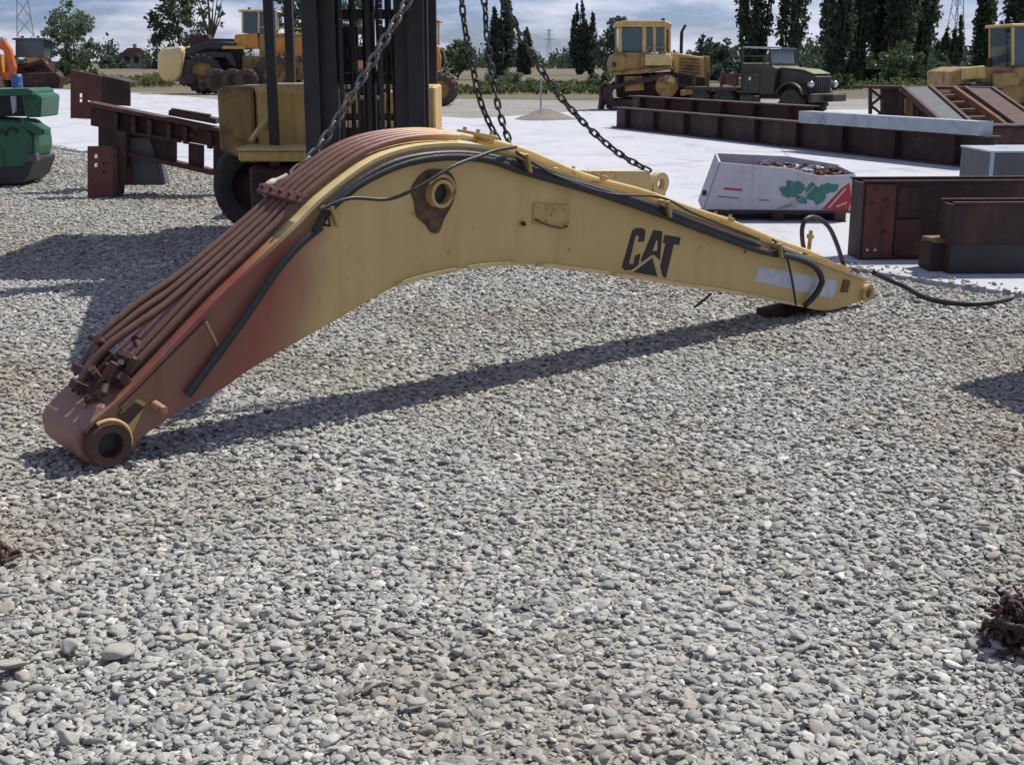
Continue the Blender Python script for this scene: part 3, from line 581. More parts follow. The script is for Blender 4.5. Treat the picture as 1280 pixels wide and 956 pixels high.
def bw(u, w_, z): return A + BD*u + EW*w_ + EZ*z
def chpath(px, Y0, Y1, end=None):
    n = len(px); P = [at(x, y, Y0+(Y1-Y0)*i/(n-1)) for i, (x, y) in enumerate(px)]
    return P
Ya = bw(1.02,.62,1).y; Yb = bw(2.2,.5,1.25).y; Yc = bw(2.3,.05,1.25).y; Yd = bw(3.2,.3,1.0).y
chain(chpath([(366,217),(395,190),(422,149),(456,93),(488,38),(513,-3),(545,-45),(568,-70)], Ya, HOOK.y), 'steel lifting chain running in front of the black forklift mast', M['chain_worn'], 1.3)
chain(chpath([(624,176),(612,155),(600,125),(590,80),(581,35),(577,-3),(574,-66)], Yb, HOOK.y), 'left one of the two nearly vertical chains on the boom crest', M['chain'], 1.06)
chain(chpath([(640,184),(632,165),(623,135),(615,90),(608,40),(604,-4),(580,-66)], Yc, HOOK.y), 'right one of the two nearly vertical chains on the boom crest', M['chain'], 1.0)
chain(chpath([(812,214),(775,193),(740,164),(715,138),(690,108),(655,52),(628,0),(590,-62)], Yd, HOOK.y), 'slanting chain hooked to the lug on the right of the boom', M['chain'], 1.12)
# pale sling collar where the left chain grips the boom
p = tb(342,236,.46); o = thing('sling_collar', 'pale sling collar gripping the far edge of the boom below the left chain', 'sling', bw(p.x, .46, p.z), math.atan2(BD.y,BD.x))
MB().tube([Vector((.05*math.cos(t), .015*math.sin(2*t), .034*math.sin(t))) for t in [R(a) for a in range(-20,250,18)]], .017, 10).build('collar', M['nylon'], o)
MB().tube([Vector((.0,.0,.034)),Vector((.04,0,.045)),Vector((.08,0,.06))], .013, 8).build('shackle', M['nylon'], o)

# ------------------------------------------------------------------ wheels
def wheel(parent, c, r, w_, m_t, m_r, lugs=18, n=28, name='wheel'):
    c = Vector(c); h = w_/2
    ty = MB().lathe(c, (0,1,0), [(r*.56,-h*.85),(r*.80,-h),(r*.95,-h*.9),(r,-h*.55),(r,h*.55),(r*.95,h*.9),(r*.80,h),(r*.56,h*.85)], n)
    for k in range(lugs):
        a = 2*math.pi*k/lugs
        for sd_ in (-1,1):
            Mx = Matrix.Translation(c) @ Matrix.Rotation(a + (.5*math.pi/lugs if sd_>0 else 0)*2,4,'Y')
            ty.box(r*.97, r*1.045, min(0,sd_*h*.95), max(0,sd_*h*.95), -r*.06, r*.06, Mx)
    root = ty.build(name, m_t, parent)
    rb = MB().lathe(c, (0,1,0), [(r*.57,-h*.8),(r*.50,-h*.55),(r*.34,-h*.3),(r*.2,-h*.34),(r*.16,-h*.5),(.001,-h*.5)], 20)
    rb.lathe(c, (0,1,0), [(r*.57,h*.8),(r*.50,h*.55),(r*.34,h*.3),(r*.2,h*.34),(.001,h*.4)], 20).build('rim', m_r, root)
    return root

# ------------------------------------------------------------------ forklift
fk = thing('forklift', 'large old yellow forklift with black mast standing behind the boom', 'forklift', (-1.6, 12.6, 0))
o0 = Vector((-1.6, 12.6, 0))
def fx(px, Y): return (px-640)/F_PX*(Y*math.cos(PITCH)+.6*math.sin(PITCH)) - o0.x   # local x of a pixel column at distance Y
def pxz(px, py, Y): p = at(px,py,Y); return p.x-o0.x, p.z
Yf = 12.7
# engine body / cowl boxes
x0, z1 = pxz(318,108,Yf); x1, _ = pxz(392,108,Yf); xr, zb = pxz(545,200,Yf)
MB().box(x0, x1, .1, 1.5, .75, z1).build('cowl', M['yel'], fk, .02)
MB().box(x0-.004, x1+.004, .092, 1.3, z1-.075, z1+.012).build('cowl_lid', M['yel_pale'], fk, .015)  # paler yellow stands in for sunlight on the lid
xm0, _ = pxz(400,100,Yf)
MB().box(x1+.01, xr-.16, .55, 2.6, .55, z1-.12).build('chassis', M['rust_dark'], fk, .02)
MB().box(xr-.16, xr, .1, 1.3, .7, z1+.0).build('side_panel', M['yel'], fk, .02)
xg, zg = pxz(272,106,Yf)
MB().prism([(xg,.85),(x0-.012,.72),(x0-.012,z1-.005),(xg+.03,z1-.005),(xg,z1-.05)], .05, 1.4).build('tank', M['yel_dirty'], fk, .02)
xf0, zf = pxz(298,187,12.0); xf1, _ = pxz(402,187,12.0)
MB().box(xf0, xf1, -.62, .25, zf-.11, zf-.012).build('mudguard', M['yel'], fk, .015)
MB().box(xf0-.01, xf1+.01, -.635, .25, zf-.01, zf+.012).build('mudguard_lip', M['yel_pale'], fk)  # sunlit top edge put in as a paler yellow
MB().bar((xf0+.02,-.1,zf+.05),(x0+.12,.09,zf+.27),.05,.03).build('grab_bar', M['yel_pale'], fk)
wheel(fk, (xg+.30,.55,.47), .47, .50, M['tyre'], M['rust_dark'], 0, 32)
wheel(fk, (xr-.2,.55,.47), .47, .50, M['tyre'], M['rust_dark'], 0, 32)
wheel(fk, (xg+.45,2.9,.40), .40, .38, M['tyre'], M['yel_dirty'], 0, 28)
wheel(fk, (xr-.35,2.9,.40), .40, .38, M['tyre'], M['yel_dirty'], 0, 28)
MB().box(xg+.2, xr-.2, 2.1, 3.6, .5, 1.35).build('counterweight', M['yel_dirty'], fk, .06)
MB().box(xg+.32, xr-.25, -.2, .5, .28, .72).build('front_axle', M['rust_dark'], fk, .03)
# overhead guard
posts = []
for px, Y, yy in ((350,12.45,-.15),(373,13.9,1.3)):
    x = fx(px, Y)-.06; posts.append(x)
    MB().box(x-.045, x+.045, yy-.045, yy+.045, .72 if yy < 0 else .6, 2.95).build('guard_post', M['black'], fk, .006)
for yy in (-.15,1.3): MB().box(.72, .81, yy-.045, yy+.045, .7, 2.95).build('guard_post', M['black'], fk, .006)
MB().box(posts[0]-.68, .9, -1.25, 1.5, 2.952, 3.02).build('guard_roof', M['black'], fk, .01)  # out of view; overhang stretched so its shadow covers the gravel at the left
MB().cyl((posts[0]+.035,-.07,1.98),(posts[0]+.035,-.07,2.16),.028,n=10).build('exhaust_pipe', M['chrome'], fk)
MB().box(-.25,.35,1.0,1.5,.8,1.15).build('seat', M['black'], fk, .03)
MB().box(-.2,.3,1.4,1.5,1.15,1.62).build('seat_back', M['black'], fk, .03)
# mast: outer and inner rails, cylinders, cross members, chains, hoses
Ym = 11.1; ym = Ym-12.6
for (a, b_, dy, hh) in ((386,402,0,3.9),(404,424,.10,4.3),(498,512,.10,4.3),(514,531,0,3.9)):
    xa, xb = fx(a,Ym+dy), fx(b_,Ym+dy); MB().box(xa, xb, ym+dy-.09, ym+dy+.09, .18, hh).box(xa-.012, xb+.012, ym+dy-.115, ym+dy-.0905, .18, hh).build('mast_rail', M['mast'], fk, .004)
for (a, b_, r_) in ((456,472,1),(440,446,0),(484,489,0)):
    xa, xb = fx(a,Ym+.15), fx(b_,Ym+.15); MB().cyl(((xa+xb)/2,ym+.15,.2),((xa+xb)/2,ym+.15,4.0),(xb-xa)/2,n=14).build('lift_cylinder' if r_ else 'hydraulic_line', M['mast'], fk)
for k, px in enumerate((430,479)):
    x = fx(px,Ym); b = MB(); zz = .4
    while zz < 3.8: b.box(x-.016,x+.016,ym-.02,ym+.012,zz,zz+.040); zz += .043
    b.build('mast_chain', M['mast'], fk)
xl, xrr = fx(388,Ym), fx(529,Ym)
for z0_, z1_, yy in ((1.70,1.82,.16),(.62,.74,.16),(1.52,1.60,.18),(3.7,3.86,.1)): MB().box(xl, xrr, ym+yy, ym+yy+.05, z0_, z1_).build('mast_crossbar', M['mast'], fk, .006)
for a,b_ in ((404,450),(478,512)): MB().box(fx(a,Ym+.3), fx(b_,Ym+.3), ym+.28, ym+.33, 1.50, 1.72).build('mast_panel', M['rust_dark'], fk)
for a, b_ in ((421,434),(437,451),(476,483),(486,497)):
    MB().box(fx(a,12.3), fx(b_,12.3), -.36,-.30, 1.445,1.495).build('dash_bracket', M['yel_pale'], fk)  # pale tone paints in the bits that catch the sun
    MB().box(fx(a,12.3), fx(b_,12.3), -.36,-.30, 1.22,1.41).build('dash_panel', M['yel'], fk)
    MB().box(fx(a,12.3), fx(b_,12.3), -.36,-.30, 1.09,1.15).build('dash_bracket', M['yel_pale'], fk)
for a, b_ in ((425,451),(476,497)):
    MB().box(fx(a,Ym+.3), fx(b_,Ym+.3), ym+.28, ym+.32, 1.74, 1.98).build('mast_panel', M['mast'], fk)
MB().box(xl, xrr, ym+.16, ym+.21, 2.04, 2.12).build('mast_crossbar', M['mast'], fk, .006)
for px, r_ in ((427,.016),(448,.012),(476,.014),(492,.012)):
    x = fx(px,Ym+.05); MB().tube(catmull([Vector((x,ym+.06,.5)),Vector((x+.015,ym+.03,1.3)),Vector((x-.01,ym+.05,2.0)),Vector((x,ym+.06,3.2))],20), r_, 8).build('hydraulic_hose', M['rubber'], fk)
# carriage with lifting jib and hook
MB().box(xl-.45, xrr+.45, ym-.22, ym-.13, 2.42, 2.62).build('carriage', M['mast'], fk, .01)
MB().box(xl-.45, xrr+.45, ym-.22, ym-.13, 2.95, 3.10).build('carriage', M['mast'], fk, .01)
for s_ in (xl-.3, xrr+.2): MB().box(s_, s_+.1, ym-.215, ym-.135, 2.622, 2.948).build('carriage_strut', M['mast'], fk)
hk = HOOK - o0
jl = [(-.25,ym-.24),(.40,8.3-12.6),(hk.x-.10,hk.y+.02),(hk.x+.10,hk.y+.02),(1.30,8.6-12.6),(1.25,ym-.24)]
b = MB(); n_ = len(jl); b.add([(x,y,hk.z+.14) for x,y in jl]+[(x,y,hk.z+.24) for x,y in jl], [tuple(range(n_-1,-1,-1)), tuple(range(n_,2*n_))]+[(k,(k+1)%n_,n_+(k+1)%n_,n_+k) for k in range(n_)])
b.build('lifting_jib', M['yel_dirty'], fk, .006)  # unseen solid plate, outline widened to cast the shadow left of the boom
MB().tube([hk+Vector((0,0,.12)),hk+Vector((0,0,.05)),hk+Vector((.035,0,.02)),hk+Vector((.04,0,-.02)),hk+Vector((0,0,-.05)),hk+Vector((-.04,0,-.03))], .016, 8).build('hook', M['chain'], fk)

# ------------------------------------------------------------------ rusty beams left of the forklift
def local_px(Y, org): return lambda px, py: (at(px,py,Y).x-org[0], at(px,py,Y).z-org[2])
g0 = G(205, 240); Yb_ = 16.9; org = (at(205,240,Yb_).x, Yb_, 0); L = local_px(Yb_, org)
bm_ = thing('perforated_beam', 'rusty cut steel girder with rectangular holes sloping down towards the forklift', 'girder', org)
def pz(pts): return [L(*p) for p in pts]
MB().prism(pz([(114,127),(300,165),(300,169),(114,132)]), -.16, .16).build('flange', M['rust'], bm_)
MB().prism(pz([(150,186),(300,220),(300,225),(150,191)]), -.16, .16).build('flange', M['rust'], bm_)
MB().prism(pz([(114,132.2),(300,169.2),(300,190),(255,181),(238,178),(206,173),(150,164),(114,157)]), -.02, .02).build('web', M['rust'], bm_)
for a, b_ in ((150,221),(236,255),(267,300)):
    t0 = 127+(a-114)*.204; MB().prism(pz([(a,164+(a-150)*.17),(b_,164+(b_-150)*.17),(b_,186+(b_-150)*.226),(a,186+(a-150)*.226)]), -.019, .019).build('web_post', M['rust_dark'], bm_)
for px in (146,168,188,212,232,262): MB().prism(pz([(px,134+(px-114)*.204),(px+5,135+(px-114)*.204),(px+5,156+(px-114)*.2),(px,155+(px-114)*.2)]), -.15, -.0205).build('stiffener', M['rust_dark'], bm_)
MB().prism(pz([(160,163),(228,174),(228,178),(160,167)]), -.12, -.0205).build('shelf_angle', M['rust'], bm_)
for px, py in ((190,152),(214,166),(245,160),(240,168),(172,190)): x,z = L(px,py); MB().cyl((x,-.05,z),(x,-.021,z),.035,n=10).build('bolt', M['rust_orange'], bm_)
# perforated post carrying it
org2 = (at(128,246,16.6).x, 16.6, 0); L2 = local_px(16.6, org2)
po = thing('perforated_post', 'short rusty post of drilled steel plate holding up the holed girder', 'post', org2)
def pz2(pts): return [L2(*p) for p in pts]
b = MB()
cols = [(110,117),(121,126),(130,134)]
xs = [(110,117.5),(117.5,122.5),(122.5,129),(129,133),(133,142)]
rows = {1:[(192,198),(204,209)], 3:[(202,207),(213,217)]}
for k, (a, b2) in enumerate(xs):
    ys = [183]
    for h0, h1 in rows.get(k, []): ys += [h0, h1]
    ys.append(247)
    for y0_, y1_ in zip(ys[::2], ys[1::2]): b.prism(pz2([(a,y0_),(b2,y0_),(b2,y1_),(a,y1_)]), -.02, .02)
b.build('drilled_plate', M['rust_red'], po)
MB().prism(pz2([(142,186),(147,187),(147,245),(142,247)]), -.02, .30).build('side_flange', M['rust'], po)
MB().prism(pz2([(148,215),(158,210),(158,232),(148,232)]), .1, .3).build('foot_block', M['rust_red'], po)
MB().prism(pz2([(143,165),(156,165),(156,232),(143,232)]), .05, .25).build('column', M['rust_dark'], po)
# box section behind
org3 = (at(120,150,17.6).x, 17.6, 0); L3 = local_px(17.6, org3)
bx = thing('box_section', 'rusty steel box section with drilled end plate resting on the girder end', 'box section', org3)
def pz3(pts): return [L3(*p) for p in pts]
b = MB()
bxs = [(89,99),(99,103.5),(103.5,109),(109,114),(114,128.5)]; brows = {1:[(117,122),(124,128)], 3:[(126,131)]}
for k, (a, b2) in enumerate(bxs):
    ys = [87+(a-89)*.22]
    for h0, h1 in brows.get(k, []): ys += [h0, h1]
    ys.append(148+(a-89)*.05)
    for y0_, y1_ in zip(ys[::2], ys[1::2]): b.prism(pz3([(a,y0_),(b2,y0_+((b2-a)*.22 if y0_ == ys[0] else 0)),(b2,y1_),(a,y1_)]), -.03, .03)
b.build('end_plate', M['rust_red'], bx)
MB().prism(pz3([(129.5,95),(163,103),(163,133),(129.5,131)]), -.02, .02).prism(pz3([(129.5,95),(163,103),(163,105),(129.5,97)]), .022, .45).build('box_side', M['rust_dark'], bx)
MB().prism(pz3([(120,150),(150,150),(150,230),(120,230)]), .1, .5).build('support_leg', M['rust_dark'], bx)
# trapezoid stand
org4 = (at(178,232,16.8).x, 16.8, 0); L4 = local_px(16.8, org4)
MB().prism([L4(*p) for p in [(160,172),(186,172),(203,232),(153,232)]], .04, .4).build('steel_stand', M['grey'], None, .01, org4)
tag(bpy.data.objects['steel_stand'], 'dark grey tapered steel stand under the holed girder', 'stand')
pl = L(243,147); o = MB().bar((-.30,0,.06),(.30,0,-.05),.24,.07).bar((-.27,-.05,.10),(.22,-.05,.02),.12,.03).build('steel_offcut', M['rust_dark'], None, .004, (org[0]+pl[0], Yb_, pl[1]+.005)); tag(o, 'dark flat steel offcut lying on top of the sloping girder', 'offcut')

# ------------------------------------------------------------------ green machine at the left edge
Yg = 18.4; og = (at(10,228,Yg).x, Yg, 0); LG = local_px(Yg, og)
gm = thing('green_hopper', 'green machine hopper with rounded belly and black base at the left picture edge', 'hopper', og)
def pg(pts): return [LG(*p) for p in pts]
cx_, cz_ = LG(8,176); rad = .50
arc = [(cx_+rad*math.cos(R(a)), cz_+rad*.95*math.sin(R(a))) for a in range(-165, 16, 12)]
MB().prism([LG(-30,146)]+[LG(34,150)]+[p for p in reversed(arc)], -.3, .45).build('belly', M['green'], gm, .03)
MB().prism(pg([(-30,112),(46,110),(52,113),(52,119),(-30,121)]), -.35, .5).build('top_rim', M['green'], gm, .01)
MB().prism(pg([(-30,121),(26,120),(30,146),(-30,146)]), .05, .9).build('hopper_wall', M['black'], gm)
MB().prism(pg([(34,118),(48,114),(60,120),(58,146),(40,146)]), -.25, .5).build('side_arm', M['green'], gm, .02)
MB().prism(pg([(36,146),(52,152),(66,160),(65,167),(55,168),(36,156)]), -.34, -.05).build('hook_arm', M['green'], gm, .015)
MB().prism(pg([(24,117),(31,117),(31,138),(27,142)]), -.34, -.30).build('white_bracket', M['galv'], gm)
MB().prism(pg([(-30,207),(40,206),(48,194),(52,198),(44,220),(34,229),(-30,229)]), -.32, .6).build('rubber_base', M['rubber'], gm, .02)
for a, b_ in ((6,17),(20,30)):
    x,z = LG((a+b_)/2, 168-(a>10)*4); MB().tube([(x+.07*math.cos(R(t)), -.31, z+.055*math.sin(R(t))) for t in range(-10,200,20)], .018, 6).build('handle', M['black'], gm)
x,z = LG(48,195); MB().box(x-.07,x+.09,-.33,-.2,z-.06,z+.05).build('lug', M['grey'], gm, .01)
x,z = LG(14,200); MB().box(x-.01,x+.01,-.312,-.29,z-.12,z+.16).build('seam', M['green'], gm)

# ------------------------------------------------------------------ generic machine pieces built from side outlines at true distance
class Side:
    def __init__(s, root, Y, org): s.r = root; s.Y = Y; s.o = org
    def q(s, px, py): p = at(px,py,s.Y); return (p.x-s.o[0], p.z-s.o[2])
    def p(s, name, pts, y0, y1, m, bevel=.02, parent=None): return MB().prism([s.q(*a) for a in pts], y0, y1).build(name, M[m], parent or s.r, bevel)
    def w(s, px, py, r, y, wd, mt, mr, lugs=16): x, z = s.q(px,py); return wheel(s.r, (x,y,z), r, wd, M[mt], M[mr], lugs)
    def b(s, name, p0, p1, y0, y1, t, m):
        a = s.q(*p0); c = s.q(*p1); return MB().bar((a[0],y0,a[1]),(c[0],y1,c[1]),t,t).build(name, M[m], s.r)
def cab(S_, x0, x1, yt, yb, y0, y1, m, pane_m='glass', t=3.0, mid=None):
    """cab of posts, roof and panes; pixel box, depth y0..y1"""
    S_.p('cab_roof', [(x0-3,yt),(x1+3,yt),(x1+4,yt+t*1.2),(x0-4,yt+t*1.2)], y0-.08, y1+.08, m)
    for yy in (y0, y1-.09):
        for xx in [x0, x1-t] + ([mid] if mid else []): S_.p('cab_post', [(xx,yt+t*1.25),(xx+t,yt+t*1.25),(xx+t,yb),(xx,yb)], yy, yy+.09, m, .01)
        a = [x0+t] + ([mid, mid+t] if mid else []) + [x1-t]
        for xa, xb in zip(a[::2], a[1::2]): S_.p('window_pane', [(xa+.2,yt+t*1.3),(xb-.2,yt+t*1.3),(xb-.2,yb),(xa+.2,yb)], yy+.035, yy+.05, pane_m, 0)
    S_.p('seat', [(x0+(x1-x0)*.35,yb-(yb-yt)*.42),(x0+(x1-x0)*.5,yb-(yb-yt)*.42),(x0+(x1-x0)*.55,yb-.5),(x0+(x1-x0)*.3,yb-.5)], -.25, .25, 'black')
    for xx in (x0+(x1-x0)*.2, x0+(x1-x0)*.75): S_.p('work_lamp', [(xx,yt-2.5),(xx+3,yt-2.5),(xx+3,yt-.3),(xx,yt-.3)], y0-.02, y0+.12, 'black', .01)
    for xx in (x0+.6, x1-t+.6): S_.p('window_pane', [(xx,yt+t*1.3),(xx+.5,yt+t*1.3),(xx+.5,yb),(xx,yb)], y0+.1, y1-.1, pane_m, 0)

# bulldozer
Yd_ = 47.0; od = (at(815,138,Yd_).x, Yd_, 0)
dz = thing('bulldozer', 'yellow crawler bulldozer with enclosed cab parked beyond the long rusty girder', 'bulldozer', od); D = Side(dz, Yd_, od)
D.p('cab_roof', [(769,29),(776,27),(828,27),(836,31),(836,35),(768,35)], -.9, .9, 'yel')
for xx, ww in ((771,4),(800,5),(813,4),(827,3),(832,3)): 
    for yy in (-.85,.76): D.p('cab_post', [(xx,35),(xx+ww,35),(xx+ww,66),(xx,66)], yy, yy+.09, 'yel', .01)
for a, b_ in ((775,800),(805,813),(817,827)):
    for yy in (-.80,.79): D.p('window_pane', [(a+.2,36),(b_-.2,36),(b_-.2,65),(a+.2,65)], yy, yy+.015, 'glass', 0)
for xx in (772,832): D.p('window_pane', [(xx,36),(xx+.6,36),(xx+.6,65),(xx,65)], -.74, .74, 'glass', 0)
D.p('seat', [(784,48),(790,48),(792,65),(780,65)], -.25, .25, 'black')
for xx in (774,824): D.p('work_lamp', [(xx,24),(xx+4,24),(xx+4,26.8),(xx,26.8)], -.8, -.65, 'black', .01)
D.b('hand_rail', (806,60), (832,60), -1.0, -1.0, .03, 'yel_dirty'); D.b('hand_rail', (806,60), (806,68), -1.0, -1.0, .03, 'yel_dirty'); D.b('hand_rail', (832,60), (832,68), -1.0, -1.0, .03, 'yel_dirty')
for k in range(5): D.p('grille_slat', [(848,73+k*4),(871,75+k*4),(871,76+k*4),(848,74+k*4)], -.53, -.516, 'black', 0)
D.p('rear_lamp', [(763,78),(768,78),(768,84),(763,84)], -.93, -.905, 'black', 0)
D.p('rear_tank', [(760,80),(764,70),(772,66),(803,66),(803,88),(762,90)], -.9, .9, 'yel_dirty')
D.p('side_tank', [(803,68),(832,68),(836,74),(836,82),(803,82)], -1.0, .95, 'yel_pale')
D.p('platform', [(765,90.3),(835,82.3),(838,86),(800,92),(765,94)], -1.02, 1.02, 'yel_dirty')
D.p('hood', [(840,67),(846,67),(878,72),(880,98),(840,98)], -.5, .5, 'yel')
D.p('hood_grille', [(846,70),(873,74),(873,94),(846,94)], -.515, -.5, 'yel_dirty', 0)
D.p('radiator_guard', [(878.3,70),(884,71),(884,112),(878.3,112)], -.6, .6, 'yel_dirty')
D.p('body', [(770,94),(838,90),(880,98),(880,122),(772,122)], -.55, .55, 'rust_dark')
D.p('fender_panel', [(778,95),(800,95),(802,112),(778,114)], -1.0, -.56, 'yel_dirty')
x, z = D.q(851,50); MB().cyl((x,-.2,z-.5),(x,-.2,z+.28),.06,n=10).cyl((x,-.2,z+.27),(x+.13,-.2,z+.5),.05,n=10).build('exhaust_stack', M['black'], dz)
for yy in (-1.15,.65):
    tr = [(754,126),(752,116),(756,108),(815,94),(826,91),(838,94),(845,104),(888,112),(893,120),(890,133),(884,138),(764,138)]
    b = MB(); pts = [D.q(*p) for p in tr]; n = len(pts); cxx = sum(p[0] for p in pts)/n; czz = sum(p[1] for p in pts)/n
    inn = [(cxx+(p[0]-cxx)*.86, czz+(p[1]-czz)*.70) for p in pts]
    vs = [(p[0],yy,p[1]) for p in pts]+[(p[0],yy,p[1]) for p in inn]+[(p[0],yy+.5,p[1]) for p in pts]+[(p[0],yy+.5,p[1]) for p in inn]
    fs = []
    for i in range(n):
        j = (i+1)%n; fs += [(i,j,n+j,n+i),(2*n+i,3*n+i,3*n+j,2*n+j),(i,2*n+i,2*n+j,j),(n+i,n+j,3*n+j,3*n+i)]
    b.add(vs, fs); trk = b.build('track', M['rust_dark'], dz)
    for i in range(n):
        j=(i+1)%n; p=Vector((pts[i][0],0,pts[i][1])); q_=Vector((pts[j][0],0,pts[j][1])); m_=max(1,int((q_-p).length/.22))
        for k in range(m_):
            c_=p.lerp(q_,(k+.5)/m_); d_=(q_-p).normalized(); MB().bar(c_+Vector((0,yy-.02,0)),c_+Vector((0,yy+.52,0)),.05,.10,d_.cross(Vector((0,1,0)))).build('track_shoe', M['rust_dark'], trk)
    x,z = D.q(829,107); MB().lathe((x,yy+.02,z),(0,1,0),[(.001,-.12),(.14,-.12),(.17,-.06),(.36,-.04),(.40,0),(.40,.2),(.001,.2)],20).build('sprocket', M['yel_dirty'], dz)
    for px in (775,795,815,835,855,872): x,z = D.q(px,131); MB().cyl((x,yy+.05,z),(x,yy+.45,z),.16,n=14).build('track_roller', M['rust_dark'], dz)
    D.p('track_frame', [(768,124),(884,120),(886,130),(768,132)], yy+.1, yy+.4, 'rust')
D.p('ripper', [(748,108),(756,104),(758,120),(754,136),(748,138),(750,122)], -.5, .5, 'rust_dark')
D.p('push_arm', [(845,112),(915,104),(916,109),(845,119)], -1.35, -1.2, 'yel_dirty')
D.p('blade', [(912,96),(918,98),(921,116),(917,138),(911,138),(914,118)], -1.7, 1.7, 'yel_dirty')

# military truck (built in metres, turned towards the right)
tk = thing('army_truck', 'old open olive green army truck with folded windscreen frame beside the bulldozer', 'truck', (at(966,139,42.5).x, 42.5, 0), R(-46)); tk.scale = (.93,.93,.93)
def tp_(name, pts, y0, y1, m, bevel=.02): return MB().prism(pts, y0, y1).build(name, M[m], tk, bevel)
tp_('frame', [(-3.1,.55),(2.1,.55),(2.1,.72),(-3.1,.72)], -.45, .45, 'rust_dark')
tp_('hood', [(.55,.75),(1.9,.75),(1.92,1.36),(1.5,1.50),(.55,1.58)], -.52, .52, 'olive', .05)
tp_('hood_top', [(.55,1.585),(1.5,1.505),(1.90,1.38),(1.93,1.40),(1.5,1.54),(.55,1.62)], -.50, .50, 'olive_lit', .01)  # paler skin paints in the sunlight on the hood
tp_('grille', [(1.925,.75),(1.97,.75),(1.97,1.32),(1.925,1.32)], -.48, .48, 'black')
for k in range(7): MB().box(1.972,1.99,-.40+k*.125,-.36+k*.125,.78,1.28).build('grille_bar', M['olive'], tk)
tp_('cowl', [(-.05,.7),(.548,.7),(.548,1.58),(.40,1.66),(-.05,1.40)], -.78, .78, 'olive')
tp_('door', [(-.75,.72),(-.052,.72),(-.052,1.36),(-.75,1.36)], -.80, -.74, 'olive')
tp_('door', [(-.75,.72),(-.052,.72),(-.052,1.36),(-.75,1.36)], .74, .80, 'olive')
tp_('cab_back', [(-.85,.7),(-.755,.7),(-.755,1.75),(-.85,1.75)], -.80, .80, 'olive')
tp_('seat', [(-.72,.75),(-.2,.75),(-.2,1.02),(-.72,1.02)], -.68, .68, 'black', .04)
for yy in (-.78,.72): MB().bar((.36,yy+.03,1.64),(.28,yy+.03,2.2),.06,.06).build('windscreen_post', M['olive'], tk)
for z_ in (1.70,2.18): MB().bar((.36-.14*(z_-1.64),-.78,z_),(.36-.14*(z_-1.64),.78,z_),.06,.06).build('windscreen_bar', M['olive'], tk)
MB().add([(.35,-.72,1.72),(.35,.72,1.72),(.285,.72,2.15),(.285,-.72,2.15)],[(0,1,2,3)]).build('windscreen_pane', M['glass'], tk)
for a, b_ in (((-.8,-.78,2.28),(.3,-.78,2.22)),((-.8,.78,2.28),(.3,.78,2.22)),((-.8,-.78,2.28),(-.8,.78,2.28)),((-.8,-.78,1.7),(-.8,-.78,2.28)),((-.8,.78,1.7),(-.8,.78,2.28)),((-.8,-.78,1.98),(-.8,.78,1.98))):
    MB().bar(a,b_,.045,.045).build('roof_bow', M['galv'] if a[2]>2.2 and b_[2]>2.2 else M['olive'], tk)
for yy in (-.95,.50): 
    arc_ = [(1.25+.55*math.cos(R(t)), .62+.50*math.sin(R(t))) for t in range(10,175,15)]
    MB().prism(arc_+[(1.25+.50*math.cos(R(t)), .62+.45*math.sin(R(t))) for t in range(170,5,-15)], yy, yy+.45).build('mudguard', M['olive'], tk)
    wheel(tk, (1.25,yy+.22,.45), .45, .26, M['tyre'], M['olive'], 16); wheel(tk, (-1.55,yy+.22,.45), .45, .26, M['tyre'], M['olive'], 16); wheel(tk, (-2.55,yy+.22,.45), .45, .26, M['tyre'], M['olive'], 16)
    p = (2.0, yy+.22, 1.05); MB().lathe(p,(1,0,0),[(.001,.05),(.10,.04),(.115,0),(.09,-.12),(.001,-.14)],14).build('headlight', M['chrome'], tk)
tp_('bumper', [(2.12,.48),(2.25,.48),(2.25,.76),(2.12,.76)], -1.05, 1.05, 'olive', .02)
tp_('winch', [(2.26,.5),(2.60,.5),(2.60,.74),(2.26,.74)], -.35, .45, 'rust_dark', .03)
MB().cyl((-.42,-.83,1.22),(-.42,-.86,1.22),.06,n=12).build('door_mirror', M['chrome'], tk)
tp_('bed_floor', [(-3.2,.80),(-.9,.80),(-.9,.92),(-3.2,.92)], -.95, .95, 'rust_dark')
for x in (-1.0,-1.6,-2.2,-2.8): tp_('bed_stake', [(x-.05,.93),(x+.05,.93),(x+.05,1.45),(x-.05,1.45)], -.93,-.85, 'rust')
tp_('bed_side', [(-1.7,1.0),(-.92,1.0),(-.92,1.4),(-1.7,1.36)], -.84,-.80, 'rust')
tp_('fuel_tank', [(-.85,.35),(-.2,.35),(-.2,.68),(-.85,.68)], -.85,-.5, 'olive', .05)

# ------------------------------------------------------------------ long girders on the slab
def i_beam(name, label, p0, p1, h, fw, m, z0=.015, stiff=0, group=None, tilt=0):
    p0 = Vector(p0); p1 = Vector(p1); d = p1-p0; Ln = d.length; t = .03
    r = thing(name, label, 'girder', (p0.x,p0.y,z0), math.atan2(d.y,d.x), group); r.rotation_euler[0] = tilt
    MB().box(0,Ln,-fw/2,fw/2,0,t).build('flange', M[m], r, .004); MB().box(0,Ln,-fw/2,fw/2,h-t,h).build('flange', M[m], r, .004)
    MB().box(0,Ln,-.012,.012,t+.0005,h-t-.0005).build('web', M[m], r)
    src = None
    for k in range(stiff):
        x = Ln*(k+.5)/stiff
        for s_ in (-1,1):
            if src is None: src = MB().box(-.01,.01,-fw*.22,fw*.22,t+.001,h-t-.001).build('stiffener', M[m], r); src.location = (x, s_*(fw*.22+.0125), 0)
            else: share(src, r, Matrix.Translation((x, s_*(fw*.22+.0125), 0)))
    return r
gl = G(771,160); gr = G(1240,213)
